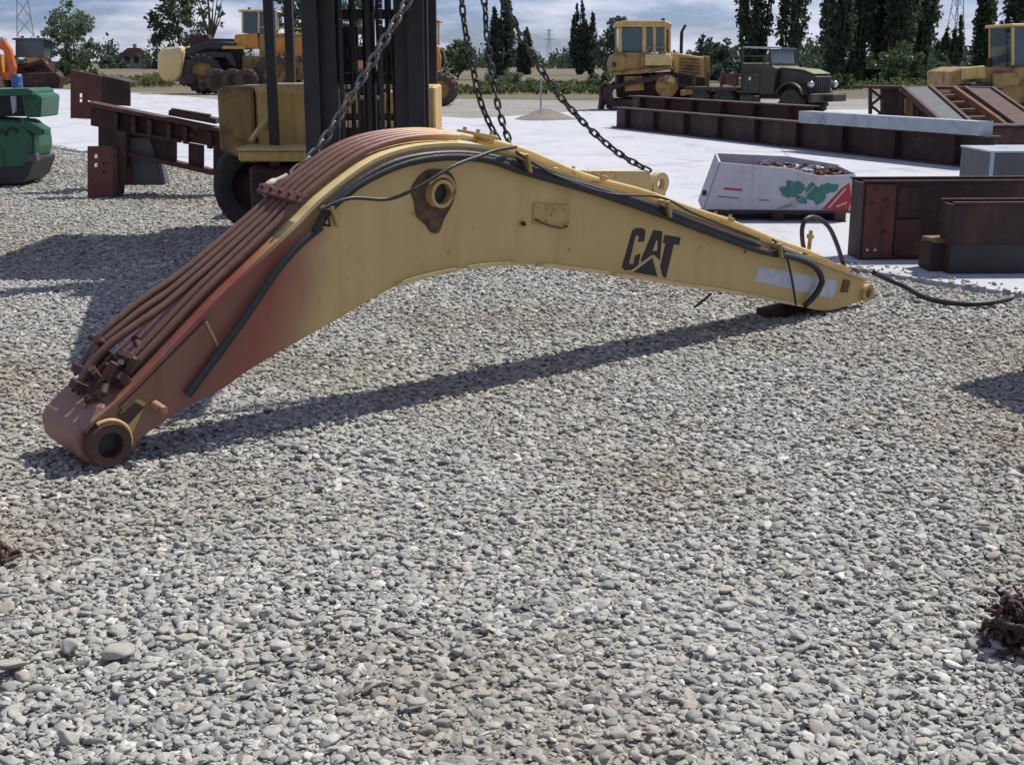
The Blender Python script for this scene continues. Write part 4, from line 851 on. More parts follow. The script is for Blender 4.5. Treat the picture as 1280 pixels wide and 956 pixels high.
i_beam('steel_girder', 'long rusty girder lying diagonally over the pale slab in front of the truck', gl, gr, .52, .32, 'rust_dark', stiff=9)
off = (gr-gl).normalized(); nn = Vector((-off.y, off.x, 0))
if nn.y < 0: nn = -nn
i_beam('steel_girder', 'second brown girder close behind the long one, under the bulldozer', gl+nn*.55-off*.2, gl+off*8.2+nn*.55, .80, .34, 'rust', stiff=6)
pa, pb = at(1005,162,25.2), at(1229,182,20.8)
bb = MB(); dd = pb-pa; Lg = dd.length
o = thing('galvanised_channel', 'pale grey galvanised channel lying on top of the long rusty girder', 'channel', (pa.x,pa.y,.54), math.atan2(dd.y,dd.x))
MB().box(0,Lg,-.14,-.12,0,.22).build('web', M['galv'], o); MB().box(0,Lg,-.1195,.16,.20,.22).build('flange', M['galv'], o); MB().box(0,Lg,-.1195,.16,0,.02).build('flange', M['galv'], o)
MB().box(Lg-.012,Lg+.004,-.145,.165,-.004,.224).build('end_plate', M['galv'], o)
pa2 = at(1232,170,22.5)
o = MB().box(-.05,3.0,-.25,.25,0,.30).box(-.05,3.0,-.30,.30,.302,.34).build('steel_sill', M['rust_dark'], None, .01, (pa2.x, pa2.y, .30)); tag(o, 'dark steel sill at the right edge below the ladder ramp', 'sill')

# ------------------------------------------------------------------ loading ramps at the right
def lin(p, q, t): return Vector(p).lerp(Vector(q), t)
def ramp_thing(label, tops, bots, deck_m, rung=False):
    (ta, tb_), (ba, bb_) = tops, bots; o = thing('loading_ramp', label, 'ramp', (ta.x, ta.y, 0), 0, 'steel loading ramps'); O = Vector((ta.x,ta.y,0))
    ta,tb_,ba,bb_ = [v-O for v in (ta,tb_,ba,bb_)]
    up = (tb_-ta).cross(ba-ta).normalized()
    if up.z < 0: up = -up
    for a, b_ in ((ta,ba),(tb_,bb_)): MB().bar(a, b_, .07, .12, up).build('side_rail', M['rust_orange' if rung else 'rust'], o)
    if not rung:
        b = MB(); q = [ta+up*.02, tb_+up*.02, bb_+up*.02, ba+up*.02]; b.add(q+[v-up*.03 for v in q], [(0,1,2,3),(7,6,5,4),(0,4,5,1),(1,5,6,2),(2,6,7,3),(3,7,4,0)]); b.build('deck_plate', M[deck_m], o)
    n = 6 if rung else 5
    for k in range(n):
        t = (k+.6)/n; MB().bar(lin(ta,ba,t)-up*.05, lin(tb_,bb_,t)-up*.05, .06, .05, up).build('rung', M['rust_orange' if rung else 'rust_dark'], o)
    for v in (ta, tb_): MB().bar(v-up*.06, Vector((v.x,v.y,.0)), .07, .07).build('leg', M['rust_dark'], o)
    return o
Yt, Yn = 27.0, 23.6
ramp_thing('grey plated ramp on the left of the two ramps behind the galvanised channel', (at(1127,110,Yt),at(1162,110,Yt)), (at(1190,166,Yn),at(1226,166,Yn)), 'grey')
ramp_thing('rusty ladder frame of open rungs between the two plated ramps', (at(1166,113,Yt),at(1192,111,Yt)), (at(1228,168,Yn),at(1272,168,Yn)), 'rust', True)
ramp_thing('brownish plated ramp cut by the right picture edge', (at(1206,111,Yt),at(1240,112,Yt)), (at(1276,162,Yn),at(1312,162,Yn)), 'rust')
# trestle under the ramp heads
ot = (at(1118,165,27.4).x, 27.4, 0); tr_ = thing('steel_trestle', 'dark rusty trestle with a lattice end holding up the ramp heads', 'trestle', ot); TR = Side(tr_, 27.4, ot)
TR.p('top_beam', [(1084,107),(1252,109),(1252,113),(1084,111)], -.1, .35, 'rust', .01)
TR.p('panel', [(1103,111.5),(1124,111.5),(1124,160),(1103,160)], .0, .04, 'rust_dark', 0)
TR.p('panel', [(1132,124),(1140,118),(1142,160),(1132,160)], -.02, .10, 'yel_dirty', 0)
for px in (1086,1101,1126,1146): TR.p('upright', [(px,111.2),(px+3.5,111.2),(px+3.5,172),(px,172)], -.05, .05, 'rust_dark', 0)
for k in range(5): TR.b('lattice', (1088+(k%2)*13,112+k*10), (1101-(k%2)*13,122+k*10), 0, 0, .05, 'rust')
TR.b('brace', (1128,116), (1172,158), .1, -.1, .07, 'rust'); TR.b('brace', (1128,150), (1150,122), .1, .1, .06, 'rust_dark')
TR.p('rear_panel', [(1140,118),(1260,118),(1260,160),(1150,160)], .6, .64, 'rust_dark', 0)

# ------------------------------------------------------------------ yellow machine at the right edge
Ye = 33.0; oe = (at(1250,150,Ye).x, Ye, 0); ex = thing('wheel_loader', 'dirty yellow loader with cab standing behind the ramps at the right edge', 'loader', oe); E_ = Side(ex, Ye, oe)
E_.p('body', [(1172,90),(1190,84),(1250,84),(1330,82),(1335,128),(1175,128)], -.9, .9, 'yel_dirty')
E_.p('hood', [(1186,84.5),(1214,82),(1216,98),(1186,100)], -.95, -.9, 'yel')
E_.p('side_tank', [(1222,92),(1252,90),(1254,106),(1222,108)], -1.05, -.9, 'yel_dirty')
E_.p('step', [(1186,108),(1212,106),(1214,110),(1186,112)], -1.2, -.9, 'yel_pale')
cab(E_, 1250, 1312, 31, 82, -.8, .8, 'yel', mid=1279)
x,z = E_.q(1247,40); MB().lathe((x,-.6,z),(0,1,0),[(.001,-.05),(.05,-.05),(.06,0),(.001,.03)],14).build('mirror', M['black'], ex); MB().bar((x,-.6,z-.05),(x+.1,-.6,z-.9),.025,.025).build('mirror_arm', M['black'], ex)
for px in (1200,1300):
    for yy in (-1.0,1.0): E_.w(px,133,.62,yy,.5,'tyre','yel_dirty')
x,z = E_.q(1232,84); MB().cyl((x,-.3,z),(x,-.3,z+.22),.05,n=10).build('exhaust_pipe', M['rust'], ex)

# ------------------------------------------------------------------ white cardboard bin with scrap
Pc = [G(885,276), G(1061,289)]; Ycr = 13.9
oc = (at(972,287,Ycr).x, Ycr, 0); bn = thing('cardboard_bin', 'white printed cardboard bin full of rusty scrap standing on a pallet', 'bin', oc, R(-4)); bn.scale = (1,1,.78); C_ = Side(bn, Ycr, oc)
wl, wr = -.78, .78
zt = [.78,.74]; z0c = .145
def wall(pts, y0, y1): return MB().prism(pts, y0, y1).build('bin_wall', M['white'], bn, .004)
wall([(-.82,.16),(.76,.145),(.80,.66),(.42,.64),(.10,.74),(-.66,.82)], 0, .02)
wall([(-.78,.16),(.76,.145),(.80,.70),(.2,.82),(-.60,.86)], .95, .97)
MB().add([(-.82,.0,.16),(-.80,.97,.16),(-.62,.97,.86),(-.66,.0,.82)]+[(-.80,.0,.16),(-.78,.97,.16),(-.60,.97,.86),(-.64,.0,.82)], [(0,1,2,3),(7,6,5,4),(0,4,5,1),(1,5,6,2),(2,6,7,3),(3,7,4,0)]).build('bin_wall', M['white'], bn)
MB().box(.765,.79,.021,.949,.15,.69).build('bin_wall', M['white'], bn)
MB().prism([(-.76,.146),(.76,.146),(.76,.54),(.2,.585),(-.64,.72)], .021,.949).build('bin_filling', M['rust'], bn)
fm = [(-.66,.69,.79)]
def pr(name, pts, m, d=-.0015): return MB().prism(pts, d-.0015, d).build(name, M[m], bn)
pr('red_print', [(-.60,.475),(-.40,.455),(-.40,.425),(-.60,.445)], 'print_red'); pr('grey_print', [(-.66,.36),(-.43,.335),(-.43,.315),(-.66,.34)], 'print_grey'); pr('grey_print', [(-.22,.315),(-.10,.31),(-.10,.29),(-.22,.295)], 'print_grey')
def leafp(cx, cz, ang, L_, W_):
    o_ = []
    for k in range(9): t = k/8; o_.append((t*L_, W_*math.sin(math.pi*t)*(1+.25*(k%2))))
    for k in range(7,0,-1): t = k/8; o_.append((t*L_, -W_*math.sin(math.pi*t)*(1+.25*(k%2))))
    c_, s_ = math.cos(ang), math.sin(ang); return [(cx+x*c_-z*s_, cz+x*s_+z*c_) for x, z in o_]
for k, (cx, cz, a, L_, W_) in enumerate(((.22,.38,100,.20,.06),(.20,.36,150,.24,.07),(.20,.40,125,.22,.06),(.42,.36,60,.22,.06),(.36,.30,95,.26,.07),(.30,.26,140,.16,.045),(.50,.42,40,.16,.05),(.40,.24,75,.22,.06),(.28,.33,20,.20,.05))):
    pr('leaf_print', leafp(cx,cz,R(a),L_,W_), 'print_green', -.0015-.0004*k)
MB().tube(catmull([Vector((.02,-.004,.19)),Vector((.14,-.004,.26)),Vector((.26,-.004,.36)),Vector((.38,-.004,.52))],16), .006, 5).build('stem_print', M['white'], bn)
pr('stem_print', [(-.02,.19),(.10,.25),(.16,.235),(.10,.21),(.02,.18)], 'print_grey', -.005)
pr('red_print', [(.46,.18),(.74,.17),(.77,.30),(.74,.55),(.66,.48)], 'print_red', -.001)
for pts in ([(.52,.2),(.54,.2),(.71,.47),(.69,.47)],[(.62,.21),(.72,.27),(.72,.29),(.61,.23)]): pr('highlight_print', pts, 'white', -.0032)
MB().box(-.83,-.78,-.03,.0,.36,.44).build('strap_buckle', M['black'], bn, .01)
# pallet, its boards darkened for the shade under the bin
pt = thing('pallet', 'low pallet under the white cardboard bin, darkened for the shade there', 'pallet', oc, R(-4))
for k in range(5): MB().box(-.76,.76,-.02+k*.21,.13+k*.21,.105,.13).build('deck_board', M['rust_dark'], pt)
for x in (-.72,-.06,.60): MB().box(x,x+.12,-.01,.97,.015,.104).build('bearer', M['rust_dark'], pt)
# scrap
rr = random.Random(9); b = MB()
src = thing('scrap_heap', 'heap of small rusty scrap pieces filling the cardboard bin', 'scrap', (oc[0],oc[1],.455), R(-4)); src.scale = (1,1,.78)
for k in range(230):
    x = rr.uniform(-.58,.74); y = rr.uniform(.06,.92); z = rr.uniform(-.01,.10)*(1-abs(x-.25)*.5)+.09*(1-abs(x)/1.0)+.07*y
    d = Vector((rr.uniform(-1,1),rr.uniform(-1,1),rr.uniform(-.4,.6))).normalized()*rr.uniform(.03,.10); c = Vector((x,y,(z*.62 if x > -.1 else z*.15)-.03+.115*(.75-x)/1.4))
    MB().bar(c-d*.5, c+d*.5, rr.uniform(.02,.06), rr.uniform(.015,.05)).build('scrap_piece', M[rr.choice(('rust','rust_orange','rust_orange','rust_red','galv'))], src)

# ------------------------------------------------------------------ rusty steel boxes at the right
def steel_box(label, Y, px0, px1, py_t, py_b, depth, rz=0, lip=.05):
    a = at(px0, py_b, Y); o = thing('steel_box', label, 'steel box', (a.x, Y, 0.012), rz, 'open rusty steel boxes at the right edge')
    h = at(px0, py_t, Y).z - .012; L_ = at(px1, py_b, Y).x - a.x; t = .02
    MB().box(0,L_,0,t,.0,h).build('side_wall', M['rust_dark'], o, .004); MB().box(0,L_,depth-t,depth,.0,h).build('side_wall', M['rust_dark'], o, .004)
    MB().box(0,t,t+.001,depth-t-.001,0,h-.01).build('end_wall', M['rust_dark'], o); MB().box(L_-t,L_,t+.001,depth-t-.001,0,h-.01).build('end_wall', M['rust_dark'], o)
    MB().box(t,L_-t,t+.001,depth-t-.001,.0,.02).build('floor_plate', M['rust_dark'], o)
    for y in (-.03, depth-t): MB().box(-.01,L_+.01,y,y+lip,h+.0005,h+.016).build('rim', M['rust'], o)
    return o, L_, h
o, L_, h = steel_box('larger rusty steel box right beside the white bin', 11.1, 1074, 1330, 228, 325, .34, R(3))
MB().box(.02,.28,-.012,-.0005,.02,h-.02).build('cover_and_shade_plate', M['rust_red'], o); MB().box(.30,.52,-.014,-.0005,.04,h*.52).build('cover_and_shade_plate', M['rust'], o); MB().box(.30,.52,-.014,-.0005,h*.55,h-.05).build('cover_and_shade_plate', M['rust_dark'], o)
for x in (.06,.13): MB().cyl((x,-.016,.09),(x,-.0125,.09),.013,n=8).build('bolt', M['chrome'], o)
for x,z in ((.08,.5),(.20,.52),(.1,.62),(.2,.25),(.15,.35),(.62,.4),(.7,.3)): MB().cyl((x,-.022,z),(x,-.0005,z),.02,n=8).build('bolt', M['rust'], o)
o2, L2_, h2 = steel_box('smaller rusty steel trough in front, cut by the right picture edge', 10.35, 1186, 1330, 255, 338, .26, R(2))
MB().box(.0,L2_,-.008,-.0005,.0,h2*.42).build('cover_and_shade_plate', M['black'], o2)  # black strip painted in for the shaded recess on the lower front
o = MB().box(-.12,.13,-.12,.12,0,.035).build('timber_offcut', M['wood'], None, .004, at(1176,318,10.6)); o.location.z = .245; o.rotation_euler = (0,0,.2); tag(o, 'lit timber offcut wedged between the two rusty steel boxes', 'offcut')
o = MB().box(-.14,.14,-.14,.14,0,.23).build('steel_packer', M['rust_dark'], None, .01, (at(1176,330,10.6).x, 10.62, .012)); tag(o, 'black steel packer block under the lit timber offcut', 'block')
a = at(1237,222,14.6); o = thing('grey_tank', 'grey steel tank with pale edges behind the rusty boxes', 'tank', (a.x,14.6,.012))
hh = at(1237,189,14.6).z-.012; MB().box(0,1.4,0,1.0,0,hh-.02).build('tank_body', M['grey'], o, .006); MB().box(-.012,1.41,-.012,1.01,hh-.0195,hh).build('tank_rim', M['galv'], o); MB().box(-.012,.03,-.012,-.0005,0,hh-.02).build('corner_post', M['galv'], o)

# unseen block added past the right edge to cast the shadow on the gravel
sp_ = G(1200,505); oq = Vector((sp_.x+.98, sp_.y+.62, 0))
o = thing('shadow_block', 'unseen rusty block added outside the right edge to cast a shadow', 'counterweight', oq, R(20))
MB().prism([(-.25,0),(1.2,0),(1.2,1.3),(.0,1.3),(-.25,1.05)], -.3, .3).build('shadow_block_body', M['rust'], o, .03); MB().pipe((.5,-.05,1.36),(.5,.05,1.36),.10,.06,16).build('shadow_block_eye', M['rust_dark'], o)

# rusty clump at right edge and reddish crumbs at the left edge
def clump(label, c, n, ext, seed):
    rr = random.Random(seed); o = thing('rusty_debris', label, 'debris', (c.x,c.y,0))
    for k in range(n):
        p = Vector((rr.gauss(0,ext[0]*.45), rr.gauss(0,ext[1]*.45), rr.random()*ext[2]*math.exp(-rr.random())))
        pts = [p]; d = Vector((rr.uniform(-1,1),rr.uniform(-1,1),rr.uniform(-.5,.8))).normalized()
        for j in range(4): d = (d+Vector((rr.gauss(0,.6),rr.gauss(0,.6),rr.gauss(0,.6)))).normalized(); q_ = pts[-1]+d*.018; q_.z = max(q_.z,.003); pts.append(q_)
        MB().tube(pts, rr.uniform(.004,.010), 5).build('metal_shaving', M[rr.choice(('rust_dark','rust','rust_dark'))], o)
    return o
clump('clump of dark brown metal shavings on the gravel at the lower right edge', G(1274,800), 460, (.06,.07,.13), 3)
clump('few reddish brown metal crumbs on the gravel at the left edge', G(2,700), 14, (.03,.06,.012), 5)

# ------------------------------------------------------------------ machines far off on the left
Yo = 86.0; oo = (at(52,110,Yo).x, Yo, 0); ol = thing('orange_loader', 'orange loader tractor with open cab and dark bucket far off on the left', 'loader', oo); O_ = Side(ol, Yo, oo)
cab(O_, 25, 60, 48, 72, -.8, .8, 'grey', t=2.2)
O_.p('hood', [(36,68),(56,68),(57,88),(38,88)], -.6, .6, 'orange', .05); O_.p('grille', [(38,70),(52,70),(53,84),(40,84)], -.63, -.6, 'yel_pale', 0)
O_.p('chassis', [(26,80),(64,80),(66,100),(28,100)], -.7, .7, 'rust_dark'); O_.p('bucket', [(30,92),(80,90),(86,96),(84,110),(28,110)], -1.6, -.7, 'rust_dark', .05)
for px in (33,62):
    for yy in (-.9,.9): O_.w(px, 99, .62, yy, .45, 'tyre', 'orange')
O_.p('lift_arm', [(30,84),(60,74),(72,88),(70,92),(58,80),(30,88)], -1.05, -.9, 'rust_dark')
Yr = 84.0; o_r = (at(6,110,Yr).x, Yr, 0); oe2 = thing('orange_excavator', 'red orange excavator with raised arm at the upper left edge', 'excavator', o_r); X_ = Side(oe2, Yr, o_r)
X_.p('arm', [(0,52),(6,50),(14,62),(20,84),(18,98),(12,98),(12,84),(6,64),(-2,60)], -.25, .25, 'orange_red'); X_.p('house', [(-40,70),(0,68),(4,92),(-40,94)], -1, 1, 'orange'); X_.p('undercarriage', [(-40,96),(8,96),(10,110),(-40,110)], -1.2, 1.2, 'rust_dark'); X_.p('mount', [(-2,92),(14,90),(14,100),(-2,100)], -.5,.5,'orange_red'); X_.p('arm_cap', [(-4,50),(5,46),(7,50),(-2,54)], -.3, .3, 'galv')
p = at(21,100,80); o = MB().lathe((0,0,0),(0,0,1),[(.001,0),(.32,0),(.34,.3),(.32,.32),(.34,.6),(.32,.9),(.001,.9)],16).build('blue_drum', M['blue'], None, 0, (p.x,80,0)); tag(o, 'blue drum standing between the orange excavator and loader', 'drum')

# big wheel loader on the left
Yw = 70.0; ow = (at(290,116,Yw).x, Yw, 0); wl_ = thing('old_wheel_loader', 'big dusty yellow wheel loader with faded bucket raised to the left', 'loader', ow); W_ = Side(wl_, Yw, ow)
W_.p('bucket', [(206,66),(216,60),(234,58),(238,64),(236,94),(228,102),(214,102),(206,90)], -1.5, 1.2, 'yel_pale', .1)
W_.p('bucket_lip', [(212,66),(234,60),(236,63),(214,69)], -1.55, -1.5, 'nylon', 0)
W_.p('lift_arm', [(236,62),(262,52),(300,54),(300,62),(262,62),(238,74)], -1.0, -.7, 'black'); W_.p('lift_arm', [(236,62),(262,52),(300,54),(300,62),(262,62),(238,74)], .7, 1.0, 'black')
W_.p('crosshead', [(238,44),(262,44),(266,56),(240,60)], -.4, .4, 'rust_dark'); W_.p('top_link', [(256,48),(292,49),(292,53),(256,52)], -.3, .3, 'grey')
W_.p('front_frame', [(240,62),(300,60),(308,100),(246,100)], -.8, .8, 'rust_dark')
W_.p('deck', [(284,58),(312,58),(312,62),(284,62)], -1.2, 1.2, 'yel'); W_.p('cab_base', [(298,44),(326,42),(328,62),(296,60)], -.9, .9, 'orange', .05)
cab(W_, 306, 345, 13, 42, -.85, .85, 'yel_pale', t=2.4, mid=326)
W_.p('engine_hood', [(328,42),(388,42),(396,48),(396,76),(328,76)], -.9, .9, 'yel_dirty', .05); W_.p('grille', [(340,48),(384,48),(384,70),(340,70)], -.93,-.9, 'orange', 0)
W_.p('rear_frame', [(306,70),(398,74),(398,100),(306,100)], -.8, .8, 'yel_dirty'); W_.p('rail', [(328,34),(392,36),(392,38),(328,36)], -.92, -.88, 'yel', 0)
for px in (262,350):
    for yy in (-1.25,1.25): W_.w(px, 92, 1.0, yy, .75, 'tyre_brown' if px > 300 else 'tyre', 'yel_dirty', 20)
for k_, (px, py, rw) in enumerate(((246,100,9),(268,106,7),(296,104,8),(312,96,7))):
    x, z = W_.q(px, py); MB().bar((x-.35,-1.9,z-.1),(x+.4,-1.6,z+.15),.35,.45).build('scrap_part', M[('rust_dark','tyre_brown','rust','rust_dark')[k_]], wl_, .04)
W_.p('fender', [(252,70),(262,66),(296,66),(304,84),(296,82),(290,72),(258,74)], -1.5, -.9, 'black'); 
for px in (283,302,318): W_.w(px, 101, .62, -2.0, .5, 'tyre_brown', 'rust', 14)
# loader behind the forklift on its right
Yk = 52.0; ok = (at(500,132,Yk).x, Yk, 0); bk = thing('yellow_loader', 'orange yellow loader seen past the right side of the forklift mast', 'loader', ok); K_ = Side(bk, Yk, ok)
cab(K_, 505, 548, 26, 57, -.8, .8, 'orange', t=2.0, mid=536)
K_.p('body', [(450,57),(549,57),(553,72),(552,88),(450,94)], -.8, .8, 'orange', .04); K_.p('engine_hood', [(420,62),(450,58),(450,94),(420,94)], -.6, .6, 'yel_dirty', .04)
K_.p('chassis', [(430,94),(548,90),(550,112),(432,112)], -.5, .5, 'rust_dark'); K_.p('rear_guard', [(550,60),(555,64),(558,80),(552,86)], -.6, .6, 'rust_dark')
for px in (552,452):
    for yy in (-.95,.95): K_.w(px, 112, .62, yy, .45, 'tyre_brown', 'yel_dirty', 16)

# ------------------------------------------------------------------ mound of gravel and posts on the far lot
def mound(label, px, py, r, h):
    c = G(px,py); b = MB(); rr = random.Random(2); n, m_ = 26, 8; vs = [(0,0,h)]; 
    for i in range(1,m_+1):
        for k in range(n):
            t = i/m_; a_ = 2*math.pi*k/n; rad = r*t*(1+.12*math.sin(3*a_+1)+.06*rr.uniform(-1,1)); vs.append((rad*math.cos(a_), rad*math.sin(a_)*.8, h*(1-t)**1.1*(1+.15*rr.uniform(-1,1)) - (.06 if i == m_ else 0)))
    fs = [(0,1+k,1+(k+1)%n) for k in range(n)] + [(1+(i-1)*n+k, 1+i*n+k, 1+i*n+(k+1)%n, 1+(i-1)*n+(k+1)%n) for i in range(1,m_) for k in range(n)]
    b.add(vs, fs, True); o = b.build('gravel_mound', M['mound'], None, 0, (c.x,c.y,-.03)); tag(o, label, 'mound')
M['mound'] = mat('brown_gravel', (.24,.205,.18), (.15,.13,.115), .95, 9, bump=.8, bscale=14)
mound('low heap of brownish gravel at the far edge of the slab', 680, 150, 1.1, .36)
p = G(676,137); o = MB().cyl((0,0,-.05),(0,0,1.1),.03,n=8).build('marker_post', M['galv'], None, 0, p); tag(o, 'thin pale marker post behind the gravel heap', 'post')

# ------------------------------------------------------------------ trees
def leaves(b, c, n, rad, size, rr, flat=(1,1,1)):
    for k in range(n):
        d = Vector((rr.gauss(0,1),rr.gauss(0,1),rr.gauss(0,1))).normalized()*rad*rr.random()**.5; p = c+Vector((d.x*flat[0],d.y*flat[1],d.z*flat[2]))
        a = Vector((rr.gauss(0,1),rr.gauss(0,1),rr.gauss(0,.6))).normalized(); e = a.orthogonal().normalized(); s = size*rr.uniform(.55,1.3)
        e = Matrix.Rotation(rr.uniform(0,6.28),3,a) @ e; f = a.cross(e)
        b.add([p-e*s*.5, p+f*s*.28, p+e*s*.5, p-f*s*.28], [(0,1,2,3)])
def round_tree(label, px, Y, h, wdt, trunk, mt, seed, ncl=60, per=42, leaf=.34, group='broadleaf trees beyond the yard', bare=0.0):
    rr = random.Random(seed); x = at(px,90,Y).x; o = thing('broadleaf_tree', label, 'tree', (x,Y,-.07), 0, group)
    t = MB(); t.tube([(0,0,0),(rr.uniform(-.1,.1),0,trunk*.6),(rr.uniform(-.2,.2),0,trunk),(rr.uniform(-.4,.4),0,h*.8)], [h*.022,h*.018,h*.014,h*.004], 8)
    b = MB(); ch = h-trunk*.75; cz = trunk*.75+ch/2
    for k in range(9):
        a_ = rr.uniform(0,6.28); z0_ = trunk*rr.uniform(.7,1.1); e = Vector((math.cos(a_)*wdt*.38, math.sin(a_)*wdt*.38, z0_+ch*rr.uniform(.2,.6)))
        t.tube([(0,0,z0_), e*.45+Vector((0,0,z0_*.55)), e], [h*.010,h*.007,h*.002], 6)
    t.build('trunk', M['bark'], o)
    for k in range(ncl):
        while True:
            d = Vector((rr.uniform(-1,1),rr.uniform(-1,1),rr.uniform(-1,1)))
            if d.length < 1: break
        s_ = (1 - .35*max(0,d.z)) ; c = Vector((d.x*wdt*.5*s_, d.y*wdt*.5*s_, cz+d.z*ch*.5)); leaves(b, c, per, wdt*rr.uniform(.07,.15), leaf, rr, (1,1,.8))
    b.build('crown', M[mt], o); return o
def poplar(label, px, Y, h, wdt, mt, seed, stems=8, group='poplars beyond the yard', per=13, leaf=.42):
    rr = random.Random(seed); x = at(px,100,Y).x; o = thing('poplar_tree', label, 'tree', (x,Y,-.07), 0, group); t = MB(); b = MB()
    t.tube([(0,0,0),(0,0,h*.3),(.1,0,h*.92)], [h*.02,h*.014,h*.003], 8)
    for k in range(stems):
        a_ = 6.28*k/stems+rr.uniform(-.4,.4); rad = wdt*.5*rr.uniform(.25,.78); z0_ = h*rr.uniform(-.02,.07); z1_ = h*rr.uniform(.55,1.0) if k else h
        base = Vector((0,0,z0_)); mid = Vector((math.cos(a_)*rad, math.sin(a_)*rad, z0_+(z1_-z0_)*.35)); top = Vector((math.cos(a_)*rad*(.75 if k else .1), math.sin(a_)*rad*.7, z1_))
        cv = catmull([base,mid,top], 12); t.tube(cv, [h*.007*(1-i/12.5) for i in range(12)], 5)
        for i in range(64):
            f = rr.uniform(.05,1); c = cv[int(f*11)]; ww = wdt*.15*math.sin(math.pi*min(1,f*.86+.13))**.7; leaves(b, c+Vector((rr.gauss(0,.35)*ww,rr.gauss(0,.35)*ww,rr.gauss(0,.3))), per, ww*rr.uniform(.6,1.2), leaf, rr, (1,1,1.7))
    t.build('trunk', M['bark'], o); b.build('crown', M[mt], o); return o
round_tree('small pale round tree behind the orange loader on the left', 92, 105, 6.2, 4.8, 1.5, 'leaf_pale', 1, 80, 40, .32)
round_tree('dense shrub at the foot of the small pale tree', 97, 103, 1.9, 3.2, .1, 'leaf', 21, 26, 40, .3, 'shrubs along the far verge')
round_tree('bushy green tree behind the bucket of the big wheel loader', 226, 100, 8.5, 4.6, 1.6, 'leaf', 2, 85, 42, .34)
round_tree('thin sparse tree right of the bushy one behind the wheel loader', 266, 98, 9.5, 2.6, 3.0, 'leaf', 3, 22, 22, .26)
round_tree('green tree seen between the forklift posts', 372, 110, 9.5, 4.6, 1.2, 'leaf', 4, 80, 42, .36)
round_tree('green tree mostly hidden behind the forklift mast', 440, 120, 9.0, 5.0, 1.2, 'leaf', 14, 60, 42, .36)
round_tree('dark round bush just right of the forklift mast', 572, 125, 3.7, 3.6, .3, 'leaf', 5, 45, 42, .34)
poplar('tall dark poplar between the vertical chains', 626, 130, 9.6, 3.4, 'leaf_far', 6, 8)
poplar('short poplar just right of the chains', 657, 170, 6.0, 3.0, 'leaf_far', 7, 6)
poplar('slim poplar left of a twin above the distant hedge', 724, 170, 9.5, 2.8, 'leaf_far', 8, 6)
poplar('slightly shorter twin poplar above the distant hedge', 738, 170, 8.4, 2.4, 'leaf_far', 9, 5)
round_tree('round dark tree behind the bulldozer cab', 776, 140, 6.6, 6.4, .6, 'leaf_far', 10, 75, 42, .42)
round_tree('round tree left of the tall twin poplars, behind the bulldozer hood', 880, 165, 4.8, 4.5, .4, 'leaf_far', 11, 45, 42, .42)
round_tree('small bush left of the poplar above the truck', 905, 150, 4.0, 3.6, .4, 'leaf_far', 12, 40, 42, .4)
poplar('broad dark poplar behind the truck cab', 941, 112, 17, 3.4, 'leaf_poplar', 13, 9)
poplar('loose open poplar right of the broad one behind the windscreen', 988, 114, 15.5, 3.4, 'leaf_poplar', 15, 7, per=9)
for k, (px, h, wd, lb) in enumerate(((1046,17,2.7,'leftmost poplar of the dense row at the right'),(1072,19,3.0,'second poplar from the left in the dense row at the right'),(1100,18,3.2,'middle poplar of the dense row at the right'),(1126,19,3.0,'fourth poplar from the left in the dense row at the right'),(1150,17,2.8,'rightmost poplar of the dense row at the right'))):
    poplar(lb, px, 98+2*(k%3), h, wd, 'leaf_poplar', 30+k, 9)
poplar('young poplar just right of the dense row', 1176, 120, 4.6, 1.8, 'leaf_poplar', 40, 4)
poplar('thin leaning poplar left of the dirty yellow loader cab', 1194, 118, 5.8, 1.6, 'leaf_poplar', 41, 3)
poplar('dark forked poplar left of the dirty yellow loader cab', 1226, 108, 12, 2.6, 'leaf_poplar', 42, 6)
poplar('tall poplar behind the dirty yellow loader cab', 1268, 105, 15, 3.0, 'leaf_poplar', 43, 8)
round_tree('pale shrub in front of the dense poplar row', 1120, 88, 2.9, 3.6, .2, 'leaf', 44, 45, 40, .3, 'shrubs along the far verge')
round_tree('low shrub right of the truck front', 1052, 80, 1.0, 1.7, .1, 'leaf', 45, 22, 36, .22, 'shrubs along the far verge')
round_tree('grey green bush on the verge below the chains', 628, 84, 1.2, 3.0, .1, 'leaf_pale', 46, 24, 36, .22, 'shrubs along the far verge')
round_tree('dark bush on the verge left of the bulldozer', 752, 74, 1.1, 1.8, .1, 'leaf', 47, 24, 36, .22, 'shrubs along the far verge')

# far wood, hedges and weeds: masses
def mass(name, label, spans, mt, seed, size, per, kind='stuff'):
    rr = random.Random(seed); b = MB()
    for px0, px1, Y, h, n in spans:
        for k in range(n):
            px = rr.uniform(px0,px1); yy = Y*rr.uniform(.97,1.05); hh = h*rr.uniform(.45,1.05)*(0.8+.2*math.sin(px*.07)); x = at(px,90,yy).x
            for j in range(3): leaves(b, Vector((x+rr.gauss(0,h*.2),yy,hh*rr.uniform(.15,.9))), per, h*.22, size, rr)
    o = b.build(name, M[mt]); o['kind'] = kind; o['label'] = label; o['category'] = name.replace('_',' '); return o
mass('far_wood', 'line of far off woods along the horizon', [(-60,60,330,4.2,40),(60,160,300,4.0,30),(130,142,290,9,8),(180,215,280,4.5,20),(540,860,330,5.5,120),(560,600,300,8,14),(690,760,300,7,30),(860,960,260,5.5,50),(1010,1045,240,6.5,18),(1150,1320,260,6,60),(250,540,320,6,70),(1020,1180,210,5,40),(1030,1180,104,2.2,60),(1180,1300,112,2.2,40),(900,1030,118,2.0,40)], 'leaf_far', 70, 1.0, 16)
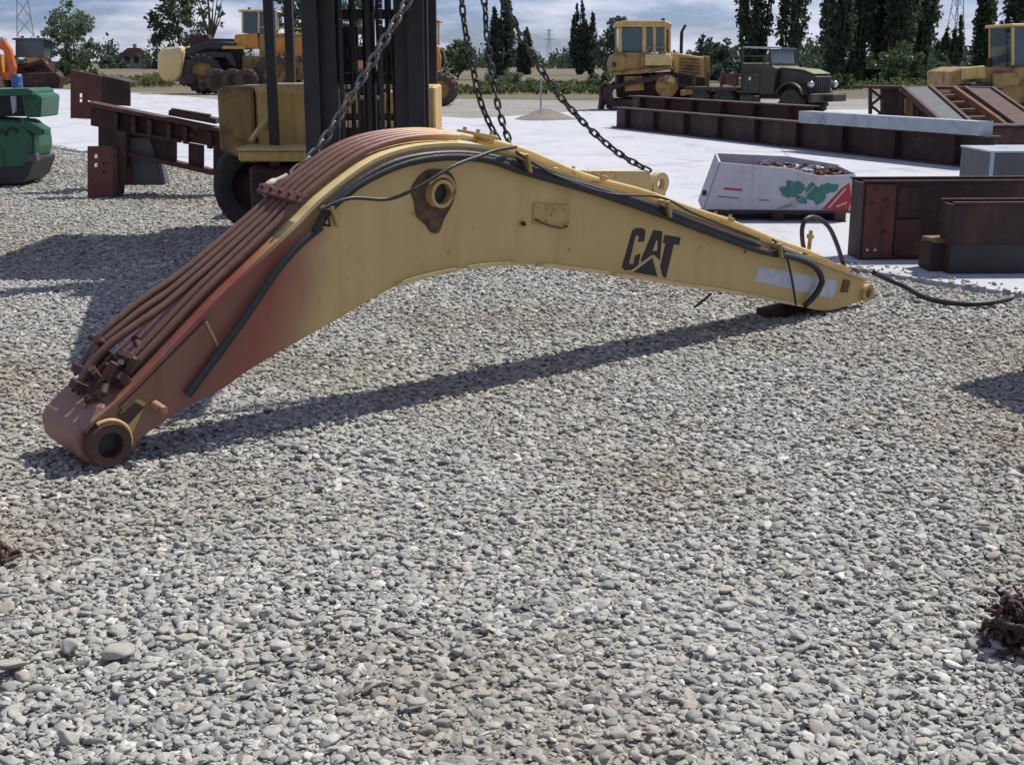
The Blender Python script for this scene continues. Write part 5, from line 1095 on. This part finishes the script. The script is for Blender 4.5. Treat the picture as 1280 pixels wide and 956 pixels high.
mass('verge_weeds', 'strip of tall green and yellow weeds along the far edge of the yard', [(120,215,92,1.0,140),(540,760,72,.5,220),(60,130,100,.7,40),(600,760,84,.7,160),(1030,1110,84,.6,60),(900,1040,86,.9,60),(1100,1300,84,.9,90)], 'weed', 71, .20, 9)

# houses and pylons
def house(label, px, Y, w_, h, rf):
    x = at(px,80,Y).x; o = thing('farmhouse', label, 'house', (x,Y,-.07), R(12), 'far houses on the left horizon')
    MB().box(-w_/2,w_/2,-4,4,0,h).build('wall', M['concrete_wall'], o)
    r_ = MB().prism([(-w_/2-.6,h+.01),(w_/2+.6,h+.01),(w_/2-2,h+rf),(-w_/2+2,h+rf)], -4.6, 4.6).build('roof', M['roof_tile'], o)
    MB().box(-.4,.4,-.4,.4,h+rf-.3,h+rf+.9).build('chimney', M['concrete_wall'], r_)
    for k in range(3): f_ = MB().box(-w_/2+1.2+k*w_/3.4,-w_/2+2.3+k*w_/3.4,-4.06,-4.002,1.2,2.8).build('window', M['black'], o)
house('low far farmhouse with brown tiled roof left of the wheel loader', 170, 300, 6.5, 2.6, 1.9); house('smaller pale far house left of the tiled farmhouse', 143, 310, 5.5, 2.2, .9)
def pylon(label, px, Y, h):
    x = at(px,80,Y).x; o = thing('pylon', label, 'pylon', (x,Y,-.07), R(20), 'lattice power pylons on the horizon'); b = MB(); s0, s1 = h*.09, h*.012
    for sx in (-1,1):
        for sy in (-1,1): MB().bar((sx*s0,sy*s0,0),(sx*s1,sy*s1,h),h*.006,h*.006).build('leg', M['galv'], o)
    for k in range(7):
        a_ = s0+(s1-s0)*k/7; c_ = s0+(s1-s0)*(k+1)/7
        for sy in (-1,1):
            b.bar((-a_,sy*a_,h*k/7),(c_,sy*c_,h*(k+1)/7),h*.004,h*.004); b.bar((a_,sy*a_,h*k/7),(-c_,sy*c_,h*(k+1)/7),h*.004,h*.004)
    b.build('bracing', M['galv'], o)
    for z_, L_ in ((.72,.17),(.84,.14),(.95,.10)): MB().bar((-h*L_,0,h*z_),(h*L_,0,h*z_),h*.008,h*.012).build('cross_arm', M['galv'], o)
pylon('tall lattice power pylon above the orange loader', 35, 300, 26); pylon('far small lattice pylon between the poplars', 686, 420, 11.5); pylon('thin lattice pylon right of the dense poplar row', 1191, 330, 24)
